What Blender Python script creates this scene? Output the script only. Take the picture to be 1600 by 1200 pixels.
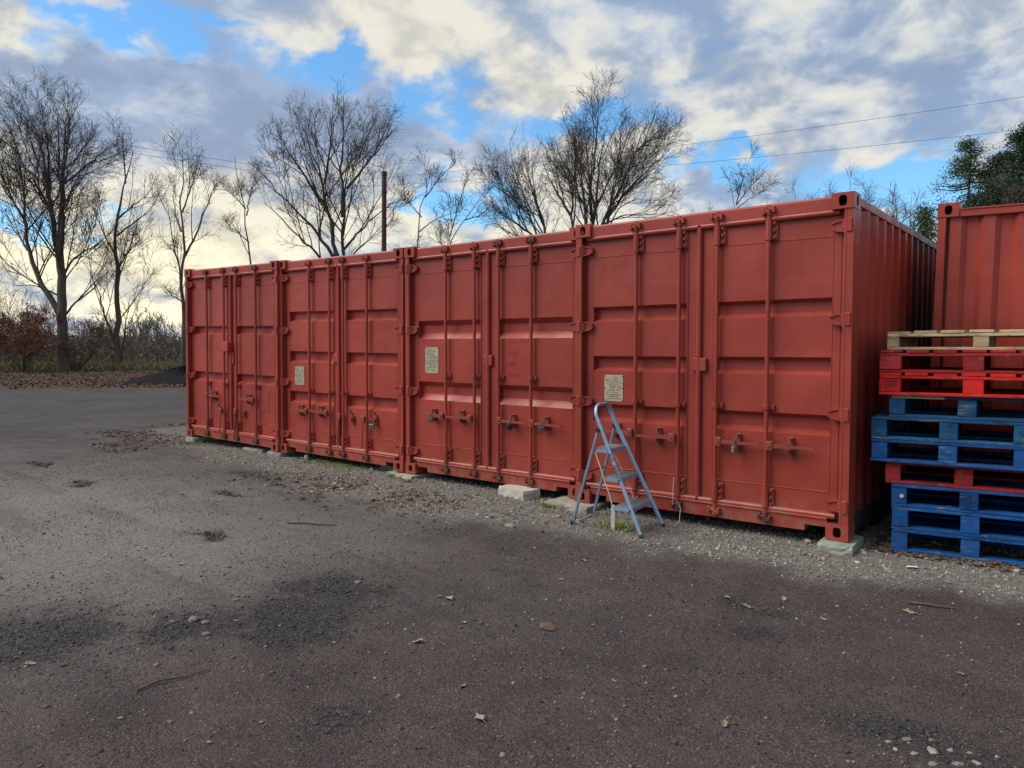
import bpy, math, random
import numpy as np
from mathutils import Matrix, Vector

for o in list(bpy.data.objects):
    bpy.data.objects.remove(o, do_unlink=True)
scn = bpy.context.scene
col = scn.collection
R = math.radians
random.seed(7)

# ------------------------------------------------------------------ camera
CAM = (1.4626, -5.8494, 1.4477)
YAW, PITCH, ROLL = R(38.558), R(-2.734), R(-0.117)
fw = Vector((-math.sin(YAW) * math.cos(PITCH), math.cos(YAW) * math.cos(PITCH), math.sin(PITCH)))
rt = fw.cross(Vector((0, 0, 1))).normalized()
up = rt.cross(fw)
rt2 = rt * math.cos(ROLL) + up * math.sin(ROLL)
up2 = -rt * math.sin(ROLL) + up * math.cos(ROLL)
cam_data = bpy.data.cameras.new('camera')
cam_data.sensor_fit = 'HORIZONTAL'
cam_data.sensor_width = 36.0
cam_data.lens = 36.0 * 1163.1 / 1600.0
cam_data.clip_start = 0.05
cam_data.clip_end = 3000
cam = bpy.data.objects.new('camera', cam_data)
col.objects.link(cam)
mw = Matrix((rt2, up2, -fw)).transposed().to_4x4()
mw.translation = Vector(CAM)
cam.matrix_world = mw
scn.camera = cam
scn.render.resolution_x, scn.render.resolution_y = 1024, 768

# ------------------------------------------------------------------ view
vs = scn.view_settings
vs.view_transform = 'Standard'
vs.look = 'None'
vs.gamma = 1.0
vs.use_curve_mapping = False
vs.exposure = 0.0
scn.cycles.max_bounces = 5
scn.cycles.diffuse_bounces = 3
scn.cycles.glossy_bounces = 2
scn.cycles.transmission_bounces = 2

# ------------------------------------------------------------------ node helper
class NT:
    def __init__(self, nt):
        self.nt = nt
    def n(self, kind, ins=None, **props):
        nd = self.nt.nodes.new(kind)
        for k, v in props.items():
            setattr(nd, k, v)
        if ins:
            for k, v in ins.items():
                s = nd.inputs[k]
                if isinstance(v, bpy.types.NodeSocket):
                    self.nt.links.new(v, s)
                else:
                    s.default_value = v
        return nd
    def link(self, a, b):
        self.nt.links.new(a, b)
    def math(self, op, a, b=0.0, c=None, clamp=False):
        nd = self.n('ShaderNodeMath', operation=op, use_clamp=clamp)
        for i, v in enumerate((a, b, c)):
            if v is None:
                continue
            if isinstance(v, bpy.types.NodeSocket):
                self.nt.links.new(v, nd.inputs[i])
            else:
                nd.inputs[i].default_value = v
        return nd.outputs[0]
    def vec(self, op, a, b=None, scale=None):
        nd = self.n('ShaderNodeVectorMath', operation=op)
        for i, v in enumerate((a, b)):
            if v is None:
                continue
            if isinstance(v, bpy.types.NodeSocket):
                self.nt.links.new(v, nd.inputs[i])
            else:
                nd.inputs[i].default_value = v
        if scale is not None:
            if isinstance(scale, bpy.types.NodeSocket):
                self.nt.links.new(scale, nd.inputs['Scale'])
            else:
                nd.inputs['Scale'].default_value = scale
        return nd
    def mix(self, f, a, b, blend='MIX'):
        nd = self.n('ShaderNodeMix', data_type='RGBA', blend_type=blend)
        for key, v in (('Factor', f), ('A', a), ('B', b)):
            s = [i for i in nd.inputs if i.name == key and (key == 'Factor' and i.type == 'VALUE' or key != 'Factor' and i.type == 'RGBA')][0]
            if isinstance(v, bpy.types.NodeSocket):
                self.nt.links.new(v, s)
            else:
                s.default_value = v if key == 'Factor' else (*v[:3], 1)
        return [o for o in nd.outputs if o.type == 'RGBA'][0]
    def noise(self, vec, scale, detail=4, rough=.55, dist=0.0, out='Fac', dim='3D'):
        nd = self.n('ShaderNodeTexNoise', {'Scale': scale, 'Detail': detail, 'Roughness': rough, 'Distortion': dist}, noise_dimensions=dim)
        if vec is not None:
            self.nt.links.new(vec, nd.inputs['Vector'])
        return nd.outputs[out]
    def ss(self, v, lo, hi, a=0.0, b=1.0):
        nd = self.n('ShaderNodeMapRange', {'From Min': lo, 'From Max': hi, 'To Min': a, 'To Max': b}, interpolation_type='SMOOTHSTEP')
        self.nt.links.new(v, nd.inputs['Value'])
        return nd.outputs[0]

# ------------------------------------------------------------------ world: broken winter cloud over a blue sky
SUN_AZ_LEFT = 132.0     # degrees to the left of +Y
SUN_EL = 48.0
sun_dir = Vector((-math.sin(R(SUN_AZ_LEFT)) * math.cos(R(SUN_EL)), math.cos(R(SUN_AZ_LEFT)) * math.cos(R(SUN_EL)), math.sin(R(SUN_EL))))
GAP = [(64.5,20.5,3.7,1.4,1.00),(52.7,20.2,4.4,1.4,1.05),(43.3,17.7,3.0,2.2,0.75),(42.7,11.2,3.5,1.9,1.00),(33.7,16.6,6.2,1.7,1.00),(9.8,10.9,5.6,2.4,1.30),(23.1,13.2,3.0,0.7,0.80),(69.7,8.2,5.3,0.8,0.55),(58.8,22.4,3.0,0.6,0.60)]
CREAM = [(46.2,22.2,8.9,2.7,0.90),(37.1,20.1,6.5,2.7,0.80),(70.4,20.0,7.7,1.2,0.90),(61.8,19.6,5.6,0.9,1.00),(62.9,16.2,3.8,1.4,0.80),(68.3,7.2,15.4,4.3,1.30),(51.0,9.9,13.0,3.0,0.60),(41.5,9.6,4.4,1.7,1.10),(30.8,14.1,7.1,1.8,0.80),(22.9,17.3,7.7,3.3,0.50),(33.7,10.1,7.1,2.1,0.60),(14.3,12.1,8.3,1.8,0.60),(8.0,19.3,7.1,3.0,0.40)]
GREY = [(68.7,17.5,7.7,2.2,1.10),(57.2,19.3,6.8,1.7,1.20),(55.9,14.9,11.2,2.5,0.90),(47.7,15.4,6.5,2.4,0.60),(14.4,18.0,11.8,3.3,0.50),(17.6,10.9,8.3,1.3,0.60),(41.7,18.8,2.4,2.1,0.60)]

world = bpy.data.worlds.new('World')
scn.world = world
world.use_nodes = True
world.node_tree.nodes.clear()
w = NT(world.node_tree)
tc = w.n('ShaderNodeTexCoord')
d = tc.outputs['Generated']
sep = w.n('ShaderNodeSeparateXYZ', {0: d})
dz = w.math('MAXIMUM', sep.outputs['Z'], 0.0)
az = w.math('MULTIPLY', w.math('ARCTAN2', w.math('MULTIPLY', sep.outputs['X'], -1.0), sep.outputs['Y']), 57.2958)
el = w.math('MULTIPLY', w.math('ARCSINE', dz), 57.2958)
ae = w.n('ShaderNodeCombineXYZ', {0: az, 1: el}).outputs[0]
# cloud-deck coordinates (flattened towards the horizon)
inv = w.math('DIVIDE', 1.0, w.math('ADD', dz, 0.42))
deck = w.vec('SCALE', d, None, inv).outputs[0]
warp = w.noise(deck, 4.2, 2, .6, .0, 'Color', '2D')
warpv = w.vec('MULTIPLY', w.vec('SUBTRACT', warp, (.5, .5, .5)).outputs[0], (13, 6.5, 0)).outputs[0]
warp2 = w.noise(deck, 14.0, 3, .62, .0, 'Color', '2D')
warpv2 = w.vec('MULTIPLY', w.vec('SUBTRACT', warp2, (.5, .5, .5)).outputs[0], (5.5, 3.2, 0)).outputs[0]
aew = w.vec('ADD', w.vec('ADD', ae, warpv).outputs[0], warpv2).outputs[0]
def blobsum(L):
    acc = None
    for a0, e0, sa, se, wt in L:
        v = w.vec('MULTIPLY', w.vec('SUBTRACT', aew, (a0, e0, 0)).outputs[0], (1 / sa, 1 / se, 0)).outputs[0]
        q = w.n('ShaderNodeVectorMath', {0: v, 1: v}, operation='DOT_PRODUCT').outputs['Value']
        e = w.math('MULTIPLY', w.math('EXPONENT', w.math('MULTIPLY', q, -1.0)), wt)
        acc = e if acc is None else w.math('ADD', acc, e)
    return acc
gapv, creamv, greyv = blobsum(GAP), blobsum(CREAM), blobsum(GREY)
n_big = w.noise(deck, 2.7, 4, .58, .35, 'Fac', '2D')
n_mid = w.noise(deck, 7.5, 6, .6, .2, 'Fac', '2D')
# second sample, shifted towards the sun: lit edges against shaded bellies
deck_s = w.vec('ADD', deck, (-.085, .02, .0)).outputs[0]
n_mid_s = w.noise(deck_s, 7.5, 3, .6, .2, 'Fac', '2D')
lit = w.math('SUBTRACT', n_mid, n_mid_s)
creamf = w.math('ADD', w.math('MULTIPLY', w.math('SUBTRACT', creamv, greyv), .66), .30)
creamf = w.math('ADD', creamf, w.math('MULTIPLY', w.math('SUBTRACT', n_big, .5), .9))
creamf = w.math('ADD', creamf, w.math('MULTIPLY', lit, 1.25))
creamf = w.math('ADD', creamf, w.math('MULTIPLY', w.math('SUBTRACT', n_mid, .5), .75))
creamf = w.ss(creamf, -.14, 1.06)
# warmth near the hidden sun and the horizon
glow_dir = (-math.sin(R(76)), math.cos(R(76)), .06)
sd = w.n('ShaderNodeVectorMath', {0: d, 1: glow_dir}, operation='DOT_PRODUCT').outputs['Value']
glow = w.math('POWER', w.math('MAXIMUM', sd, 0.0), 4.0)
lowf = w.ss(el, 0.0, 15.0, 1.0, 0.0)
cream_c = w.mix(w.math('MULTIPLY', glow, lowf, clamp=True), (.78, .755, .665), (1.22, 1.10, .75))
grey_c = w.mix(w.math('MULTIPLY', glow, .35), (.33, .45, .66), (.49, .56, .69))
cloud = w.mix(creamf, grey_c, cream_c)
belly = w.ss(w.math('ADD', greyv, w.math('MULTIPLY', w.math('SUBTRACT', n_mid, .5), -1.2)), .15, 1.0, 1.0, .90)
shade = w.ss(w.math('ADD', w.math('MULTIPLY', lit, 1.6), w.math('MULTIPLY', w.math('SUBTRACT', n_mid, .5), .8)), -.32, .32, .89, 1.09)
cloud = w.vec('SCALE', w.vec('SCALE', cloud, None, belly).outputs[0], None, shade).outputs[0]
gapf = w.math('ADD', gapv, w.math('MULTIPLY', w.math('SUBTRACT', n_mid, .5), -1.0))
gapf = w.math('ADD', gapf, w.math('MULTIPLY', w.math('SUBTRACT', n_big, .60), -.6))
gapf = w.ss(gapf, .16, .80)
sky = w.n('ShaderNodeTexSky', sky_type='NISHITA', sun_disc=False, sun_elevation=R(SUN_EL), sun_rotation=R(-SUN_AZ_LEFT), air_density=1.0, dust_density=.3, ozone_density=2.0, altitude=50)
skyc = w.vec('MULTIPLY', sky.outputs[0], (1.15, 1.75, 2.0)).outputs[0]
cloud10 = w.vec('SCALE', cloud, None, 10.0).outputs[0]
final = w.mix(gapf, cloud10, skyc)
bg = w.n('ShaderNodeBackground', {'Color': final, 'Strength': 0.1})
world.cycles.sampling_method = 'MANUAL'
world.cycles.sample_map_resolution = 256
wo = w.n('ShaderNodeOutputWorld', {'Surface': bg.outputs[0]})

# ------------------------------------------------------------------ soft sun lamp: high at camera left, put there to brighten the container fronts
sl = bpy.data.lights.new('sun', 'SUN')
sl.energy = 3.7
sl.angle = R(50)
sl.color = (1.0, .93, .82)
sun = bpy.data.objects.new('sun', sl)
col.objects.link(sun)
sun.rotation_euler = (-sun_dir).to_track_quat('-Z', 'Y').to_euler()

# ------------------------------------------------------------------ mesh helpers
def tag(o, label, cat, group=None, kind=None):
    if label: o['label'] = label
    if cat: o['category'] = cat
    if group: o['group'] = group
    if kind: o['kind'] = kind
    return o
def link(o, parent=None):
    col.objects.link(o)
    if parent is not None:
        o.parent = parent
    return o
def empty(name, loc=(0, 0, 0), rot=(0, 0, 0)):
    o = bpy.data.objects.new(name, None)
    o.empty_display_size = .2
    o.location = loc
    o.rotation_euler = rot
    col.objects.link(o)
    return o
def inst(name, mesh, parent=None, loc=(0, 0, 0), rot=(0, 0, 0), scale=(1, 1, 1)):
    o = bpy.data.objects.new(name, mesh)
    o.location, o.rotation_euler, o.scale = loc, rot, scale
    return link(o, parent)

class MB:
    def __init__(self):
        self.v, self.f = [], []
    def add(self, vs, fs):
        b = len(self.v)
        self.v += [tuple(p) for p in vs]
        self.f += [tuple(b + i for i in f) for f in fs]
        return self
    def box(self, x0, x1, y0, y1, z0, z1):
        vs = [(x0, y0, z0), (x1, y0, z0), (x1, y1, z0), (x0, y1, z0), (x0, y0, z1), (x1, y0, z1), (x1, y1, z1), (x0, y1, z1)]
        return self.add(vs, [(0, 3, 2, 1), (4, 5, 6, 7), (0, 1, 5, 4), (1, 2, 6, 5), (2, 3, 7, 6), (3, 0, 4, 7)])
    def cbox(self, x0, x1, y0, y1, z0, z1, c=.004):
        """box with chamfered edges"""
        c = min(c, (x1 - x0) * .45, (y1 - y0) * .45, (z1 - z0) * .45)
        X, Y, Z = (x0, x1), (y0, y1), (z0, z1)
        vs, idx = [], {}
        for i in (0, 1):
            for j in (0, 1):
                for k in (0, 1):
                    sx, sy, sz = (1, -1)[i], (1, -1)[j], (1, -1)[k]
                    for a in range(3):
                        p = [X[i] + sx * c, Y[j] + sy * c, Z[k] + sz * c]
                        p[a] = (X[i], Y[j], Z[k])[a]
                        idx[(i, j, k, a)] = len(vs)
                        vs.append(tuple(p))
        g = lambda i, j, k, a: idx[(i, j, k, a)]
        fs = [[g(i, 0, 0, 0), g(i, 1, 0, 0), g(i, 1, 1, 0), g(i, 0, 1, 0)] for i in (0, 1)]
        fs += [[g(0, j, 0, 1), g(1, j, 0, 1), g(1, j, 1, 1), g(0, j, 1, 1)] for j in (0, 1)]
        fs += [[g(0, 0, k, 2), g(1, 0, k, 2), g(1, 1, k, 2), g(0, 1, k, 2)] for k in (0, 1)]
        for j in (0, 1):
            for k in (0, 1):
                fs.append([g(0, j, k, 1), g(1, j, k, 1), g(1, j, k, 2), g(0, j, k, 2)])
        for i in (0, 1):
            for k in (0, 1):
                fs.append([g(i, 0, k, 0), g(i, 1, k, 0), g(i, 1, k, 2), g(i, 0, k, 2)])
        for i in (0, 1):
            for j in (0, 1):
                fs.append([g(i, j, 0, 0), g(i, j, 1, 0), g(i, j, 1, 1), g(i, j, 0, 1)])
        for i in (0, 1):
            for j in (0, 1):
                for k in (0, 1):
                    fs.append([g(i, j, k, 0), g(i, j, k, 1), g(i, j, k, 2)])
        return self.add(vs, fs)
    def prism(self, poly, y0, y1, axis='y'):
        """poly in (x, z) extruded along y (axis y) / poly in (y, z) along x / poly in (x, y) along z"""
        n = len(poly)
        if axis == 'y':
            vs = [(a, y0, b) for a, b in poly] + [(a, y1, b) for a, b in poly]
        elif axis == 'x':
            vs = [(y0, a, b) for a, b in poly] + [(y1, a, b) for a, b in poly]
        else:
            vs = [(a, b, y0) for a, b in poly] + [(a, b, y1) for a, b in poly]
        fs = [tuple(range(n)), tuple(range(2 * n - 1, n - 1, -1))]
        for i in range(n):
            j = (i + 1) % n
            fs.append((i, j, n + j, n + i))
        return self.add(vs, fs)
    def tube(self, pts, r, n=8, cap=True, flat=1.0):
        pts = [Vector(p) for p in pts]
        rs = r if isinstance(r, (list, tuple)) else [r] * len(pts)
        vs, fs = [], []
        nrm = None
        for i, p in enumerate(pts):
            t = (pts[min(i + 1, len(pts) - 1)] - pts[max(i - 1, 0)]).normalized()
            if nrm is None:
                ref = Vector((0, 0, 1)) if abs(t.z) < .9 else Vector((1, 0, 0))
                nrm = t.cross(ref).normalized()
            else:
                nrm = (nrm - t * nrm.dot(t)).normalized()
            bn = t.cross(nrm)
            for k in range(n):
                a = 2 * math.pi * k / n
                vs.append(p + (nrm * math.cos(a) + bn * math.sin(a) * flat) * rs[i])
        for i in range(len(pts) - 1):
            for k in range(n):
                k2 = (k + 1) % n
                fs.append((i * n + k, i * n + k2, (i + 1) * n + k2, (i + 1) * n + k))
        if cap:
            fs.append(tuple(range(n - 1, -1, -1)))
            fs.append(tuple((len(pts) - 1) * n + k for k in range(n)))
        return self.add(vs, fs)
    def holed(self, o, ux, uy, w, h, cx, cy, rx, ry, inward, n=20):
        """rectangle w x h at o with a rounded slot, its rim going inward"""
        o, ux, uy, inward = Vector(o), Vector(ux), Vector(uy), Vector(inward)
        ring, rect = [], []
        for k in range(n):
            a = 2 * math.pi * (k + .5) / n
            ca, sa = math.cos(a), math.sin(a)
            e = .75
            x = cx + rx * math.copysign(abs(ca) ** e, ca)
            y = cy + ry * math.copysign(abs(sa) ** e, sa)
            ring.append((x, y))
            s = min((w - cx if ca > 0 else cx) / max(abs(ca), 1e-6), (h - cy if sa > 0 else cy) / max(abs(sa), 1e-6))
            rect.append((cx + ca * s, cy + sa * s))
        P = lambda q, dd=0: o + ux * q[0] + uy * q[1] + inward * dd
        vs = [P(q) for q in rect] + [P(q) for q in ring] + [P(q, 1) for q in ring]
        fs = []
        for k in range(n):
            j = (k + 1) % n
            fs.append((k, j, n + j, n + k))
            fs.append((n + k, n + j, 2 * n + j, 2 * n + k))
        # corner fill
        cs = [(0, 0), (w, 0), (w, h), (0, h)]
        b = len(vs)
        vs += [P(q) for q in cs]
        for ci, cpt in enumerate(cs):
            best = None
            for k in range(n):
                j = (k + 1) % n
                a1, a2 = rect[k], rect[j]
                on = lambda q: (abs(q[0] - cpt[0]) < 1e-6, abs(q[1] - cpt[1]) < 1e-6)
                o1, o2 = on(a1), on(a2)
                if (o1[0] and o2[1]) or (o1[1] and o2[0]):
                    best = (k, j)
            if best:
                fs.append((best[0], b + ci, best[1]))
        return self.add(vs, fs)
    def mesh(self, name, m, smooth=False, fix=True):
        me = bpy.data.meshes.new(name)
        me.from_pydata(self.v, [], self.f)
        if fix:
            import bmesh
            bm = bmesh.new()
            bm.from_mesh(me)
            bmesh.ops.recalc_face_normals(bm, faces=bm.faces)
            bm.to_mesh(me)
            bm.free()
        me.materials.append(m)
        if smooth:
            me.polygons.foreach_set('use_smooth', [True] * len(me.polygons))
            try:
                me.set_sharp_from_angle(angle=R(40))
            except Exception:
                pass
        me.update()
        return me
    def build(self, name, m, parent=None, smooth=False, loc=(0, 0, 0), rot=(0, 0, 0)):
        return inst(name, self.mesh(name, m, smooth), parent, loc, rot)

def np_mesh(name, V, F, m, mats=None, midx=None, smooth=False):
    """V (n,3) array, F (k,3|4) array"""
    V = np.asarray(V, np.float32)
    F = np.asarray(F, np.int32)
    me = bpy.data.meshes.new(name)
    k, s = F.shape
    me.vertices.add(len(V))
    me.vertices.foreach_set('co', V.ravel())
    me.loops.add(k * s)
    me.loops.foreach_set('vertex_index', F.ravel())
    me.polygons.add(k)
    me.polygons.foreach_set('loop_start', np.arange(0, k * s, s, dtype=np.int32))
    for mm in (mats or [m]):
        me.materials.append(mm)
    if midx is not None:
        me.polygons.foreach_set('material_index', np.asarray(midx, np.int32))
    if smooth:
        me.polygons.foreach_set('use_smooth', np.ones(k, bool))
    me.update(calc_edges=True)
    return me

# ------------------------------------------------------------------ materials
def newmat(name):
    m = bpy.data.materials.new(name)
    m.use_nodes = True
    nt = m.node_tree
    nt.nodes.clear()
    t = NT(nt)
    bs = t.n('ShaderNodeBsdfPrincipled')
    t.n('ShaderNodeOutputMaterial', {'Surface': bs.outputs[0]})
    return m, t, bs
def setin(t, bs, **kw):
    for k, v in kw.items():
        s = bs.inputs[k.replace('_', ' ')]
        if isinstance(v, bpy.types.NodeSocket):
            t.link(v, s)
        else:
            s.default_value = (*v, 1) if isinstance(v, tuple) and len(v) == 3 else v
def bump(t, h, strength, dist, normal=None):
    b = t.n('ShaderNodeBump', {'Height': h, 'Strength': strength, 'Distance': dist})
    if normal is not None:
        t.link(normal, b.inputs['Normal'])
    return b.outputs[0]

RED_A, RED_B, RED_C = (.338, .054, .037), (.285, .044, .031), (.378, .070, .049)
def paint_mat(name, back=False):
    m, t, bs = newmat(name)
    pos = t.n('ShaderNodeNewGeometry').outputs['Position']
    obj = t.n('ShaderNodeTexCoord').outputs['Object']
    big = t.noise(pos, 1.1, 4, .6)
    mid = t.noise(pos, 6, 5, .65)
    c = t.mix(t.ss(big, .35, .68), RED_A, RED_B)
    # brush and roller laps, thin spots
    stretch = t.vec('MULTIPLY', pos, (9, 9, 1.3)).outputs[0]
    lap = t.noise(stretch, 1.6, 3, .5)
    c = t.mix(t.ss(lap, .55, .78, 0, .35), c, RED_C)
    c = t.mix(t.ss(mid, .62, .80, 0, .40), c, (.27, .045, .035))
    tone = t.noise(pos, .42, 2, .5)
    c = t.mix(1.0, c, t.mix(t.ss(tone, .35, .65), (.86, .84, .82), (1.08, 1.06, 1.04)), 'MULTIPLY')
    # small chips showing dark steel and rust
    ch = t.noise(pos, 34, 3, .7)
    ch2 = t.noise(pos, 2.3, 3, .6)
    chip = t.math('MULTIPLY', t.ss(ch, .66, .71), t.ss(ch2, .52, .62))
    c = t.mix(t.math('MULTIPLY', chip, .75), c, (.10, .035, .02))
    # mud splashed up the bottom edge
    sz = t.n('ShaderNodeSeparateXYZ', {0: pos}).outputs['Z']
    mudn = t.noise(pos, 11, 4, .7)
    mud = t.math('MULTIPLY', t.ss(sz, .02, .42, 1, 0), t.ss(mudn, .40, .66))
    c = t.mix(t.math('MULTIPLY', mud, .6), c, (.23, .13, .095))
    # drips of dust below the top edge
    drn = t.noise(t.vec('MULTIPLY', pos, (26, 26, .8)).outputs[0], 1.0, 3, .6)
    dr = t.math('MULTIPLY', t.ss(sz, 1.2, 2.5, 0, 1), t.ss(drn, .56, .74))
    c = t.mix(t.math('MULTIPLY', dr, .42), c, (.26, .075, .06))
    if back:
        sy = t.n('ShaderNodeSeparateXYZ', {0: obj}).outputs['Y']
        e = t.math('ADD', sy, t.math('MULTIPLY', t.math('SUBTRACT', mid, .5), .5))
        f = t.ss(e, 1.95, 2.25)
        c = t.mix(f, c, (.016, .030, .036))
    setin(t, bs, Base_Color=c, Roughness=t.ss(mid, .3, .7, .27, .40), Specular_IOR_Level=.40)
    dents = t.noise(pos, 1.9, 2, .5)
    n1 = bump(t, dents, .6, .035)
    fine = t.noise(pos, 55, 3, .6)
    n2 = bump(t, fine, .12, .004, n1)
    setin(t, bs, Normal=n2)
    return m
M = {}
M['red'] = paint_mat('red_oxide_paint')
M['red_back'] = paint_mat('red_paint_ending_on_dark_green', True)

def simple(name, a, b, scale=8, rough=(.5, .8), metal=0.0, bumps=(30, .2, .004), spec=.4, rnd=0.0, island=False):
    m, t, bs = newmat(name)
    g = t.n('ShaderNodeNewGeometry')
    pos = t.n('ShaderNodeTexCoord').outputs['Object']
    oi = t.n('ShaderNodeObjectInfo')
    shift = t.vec('SCALE', oi.outputs['Location'], None, 3.1).outputs[0]
    p = t.vec('ADD', pos, shift).outputs[0]
    nz = t.noise(p, scale, 5, .62)
    c = t.mix(t.ss(nz, .3, .7), a, b)
    if rnd:
        rv = g.outputs['Random Per Island'] if island else oi.outputs['Random']
        hv = t.n('ShaderNodeHueSaturation', {'Color': c, 'Value': t.math('ADD', t.math('MULTIPLY', rv, 2 * rnd), 1 - rnd), 'Saturation': t.math('ADD', t.math('MULTIPLY', rv, .3), .85)})
        c = hv.outputs[0]
    fine = t.noise(p, bumps[0], 4, .65)
    setin(t, bs, Base_Color=c, Roughness=t.ss(fine, .3, .7, *rough), Metallic=metal, Specular_IOR_Level=spec, Normal=bump(t, fine, bumps[1], bumps[2]))
    return m
M['cam_steel'] = simple('greasy_dark_steel', (.075, .035, .028), (.19, .055, .042), 40, (.4, .7), .3)
M['dark_rail'] = simple('dark_grey_rail', (.035, .037, .042), (.06, .06, .065), 5)
M['plate'] = simple('weathered_plate_metal', (.50, .44, .33), (.36, .32, .24), 22, (.35, .6), .35)
M['plate_ink'] = simple('plate_print', (.07, .065, .05), (.12, .11, .085), 60)
M['concrete'] = simple('mossy_concrete', (.36, .34, .275), (.24, .235, .18), 14, (.8, .95), 0, (45, .5, .008), .2, .12)
M['concrete_pale'] = simple('clean_pale_concrete', (.47, .455, .40), (.36, .35, .30), 14, (.8, .95), 0, (45, .5, .008), .2, .05)
M['concrete_green'] = simple('damp_green_concrete', (.20, .22, .18), (.31, .325, .28), 14, (.8, .95), 0, (45, .5, .008), .2, .12)
M['worn_red'] = simple('worn_rusty_red', (.28, .055, .040), (.20, .052, .040), 30, (.45, .65), .1)
M['steel'] = simple('padlock_steel', (.22, .20, .19), (.14, .125, .12), 20, (.55, .7), .4)
M['black'] = simple('black_plastic', (.012, .012, .013), (.03, .03, .032), 20, (.4, .6))
M['ladder'] = simple('blue_grey_ladder_enamel', (.27, .39, .53), (.22, .33, .46), 14, (.25, .40), .35, (80, .1, .002))
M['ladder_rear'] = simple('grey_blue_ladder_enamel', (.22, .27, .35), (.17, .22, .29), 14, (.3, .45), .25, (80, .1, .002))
M['tread'] = simple('ribbed_grey_rubber', (.17, .17, .175), (.25, .25, .25), 60, (.7, .9), 0, (130, .6, .006))
M['cord'] = simple('pale_cord', (.62, .55, .50), (.48, .42, .38), 60, (.8, .95))
M['strip'] = simple('white_plastic_strip', (.72, .70, .70), (.6, .58, .58), 12)
M['pole'] = simple('rusty_brown_steel', (.085, .032, .026), (.05, .022, .02), 12, (.6, .85))
M['wire'] = simple('black_cable', (.02, .02, .022), (.03, .03, .03), 3)
M['stone'] = simple('loose_stone', (.25, .225, .195), (.16, .145, .13), 25, (.7, .9), 0, (60, .4, .006), .3, .25)
M['brick'] = simple('worn_brick_piece', (.13, .075, .058), (.10, .06, .048), 25, (.8, .95))
M['stick'] = simple('dead_stick', (.07, .05, .035), (.13, .095, .065), 30, (.8, .95))
M['paper'] = simple('paper_scrap', (.75, .74, .72), (.62, .62, .6), 10)

def wood_mat(name, cols, wear=None, wearamt=.5):
    m, t, bs = newmat(name)
    pos = t.n('ShaderNodeTexCoord').outputs['Object']
    oi = t.n('ShaderNodeObjectInfo')
    shift = t.n('ShaderNodeCombineXYZ', {0: t.math('MULTIPLY', oi.outputs['Random'], 37.0), 1: t.math('MULTIPLY', oi.outputs['Random'], 11.0), 2: t.math('MULTIPLY', oi.outputs['Random'], 73.0)}).outputs[0]
    p = t.vec('ADD', pos, shift).outputs[0]
    gr = t.noise(t.vec('MULTIPLY', p, (5, 5, 60)).outputs[0], 1.0, 5, .6, 1.0)
    pt = t.noise(p, 7, 4, .65)
    c = t.mix(t.ss(gr, .3, .7), cols[0], cols[1])
    c = t.mix(t.ss(pt, .45, .72, 0, .7), c, cols[2])
    c = t.n('ShaderNodeHueSaturation', {'Color': c, 'Value': t.math('ADD', t.math('MULTIPLY', oi.outputs['Random'], .5), .75)}).outputs[0]
    if wear:
        wn = t.noise(p, 16, 5, .7)
        wf = t.math('MULTIPLY', t.ss(wn, .58, .70), wearamt)
        dn = t.noise(p, 4.5, 4, .7)
        c = t.mix(t.ss(dn, .50, .70, 0, .65), c, tuple(v * .35 for v in cols[2]))
        c = t.mix(wf, c, wear)
    if wear:
        sc = t.noise(t.vec('MULTIPLY', p, (3.5, 3.5, 55)).outputs[0], 1.0, 4, .7)
        sm = t.noise(p, 3.2, 3, .6)
        c = t.mix(t.math('MULTIPLY', t.ss(sc, .56, .64), t.ss(sm, .50, .62, 0, .7)), c, (.27, .21, .155))
    setin(t, bs, Base_Color=c, Roughness=.8, Specular_IOR_Level=.2, Normal=bump(t, gr, .5, .008))
    return m
M['wood'] = wood_mat('raw_pallet_wood', [(.54, .42, .26), (.44, .33, .20), (.33, .245, .15)], (.20, .15, .10), .5)
M['pallet_red'] = wood_mat('bright_red_pallet_paint', [(.62, .020, .016), (.50, .020, .017), (.33, .024, .023)], (.20, .05, .045), .5)
M['pallet_dull_red'] = wood_mat('faded_red_pallet_paint', [(.37, .030, .033), (.30, .027, .03), (.20, .03, .034)], (.33, .17, .16), .55)
M['pallet_blue'] = wood_mat('blue_pallet_paint', [(.010, .085, .28), (.009, .068, .225), (.013, .052, .145)], (.15, .19, .23), .5)
M['pallet_pale_blue'] = wood_mat('faded_blue_pallet_paint', [(.014, .092, .215), (.013, .073, .17), (.020, .052, .10)], (.19, .23, .25), .55)
M['pallet_ink'] = simple('black_stencil', (.03, .012, .012), (.06, .02, .02), 30)

def leafy(name, cols, rough=.7, trans=0.0):
    """small leaves: each island a shade of its own"""
    m, t, bs = newmat(name)
    rv = t.n('ShaderNodeNewGeometry').outputs['Random Per Island']
    cr = t.n('ShaderNodeValToRGB', {0: rv})
    el_ = cr.color_ramp.elements
    el_[0].color = (*cols[0], 1)
    el_[1].color = (*cols[-1], 1)
    for i, cc in enumerate(cols[1:-1]):
        e = el_.new((i + 1) / (len(cols) - 1))
        e.color = (*cc, 1)
    setin(t, bs, Base_Color=cr.outputs[0], Roughness=rough, Specular_IOR_Level=.25)
    return m
M['litter'] = leafy('brown_leaf_litter', [(.055, .030, .022), (.095, .047, .030), (.13, .07, .046), (.075, .038, .026), (.17, .11, .075)])
M['beech'] = leafy('rusty_beech_leaves', [(.13, .045, .026), (.22, .075, .04), (.17, .08, .04), (.09, .045, .026)])
M['oakleaf'] = leafy('clinging_dry_leaves', [(.08, .05, .025), (.13, .08, .035), (.05, .035, .02)])
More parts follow.
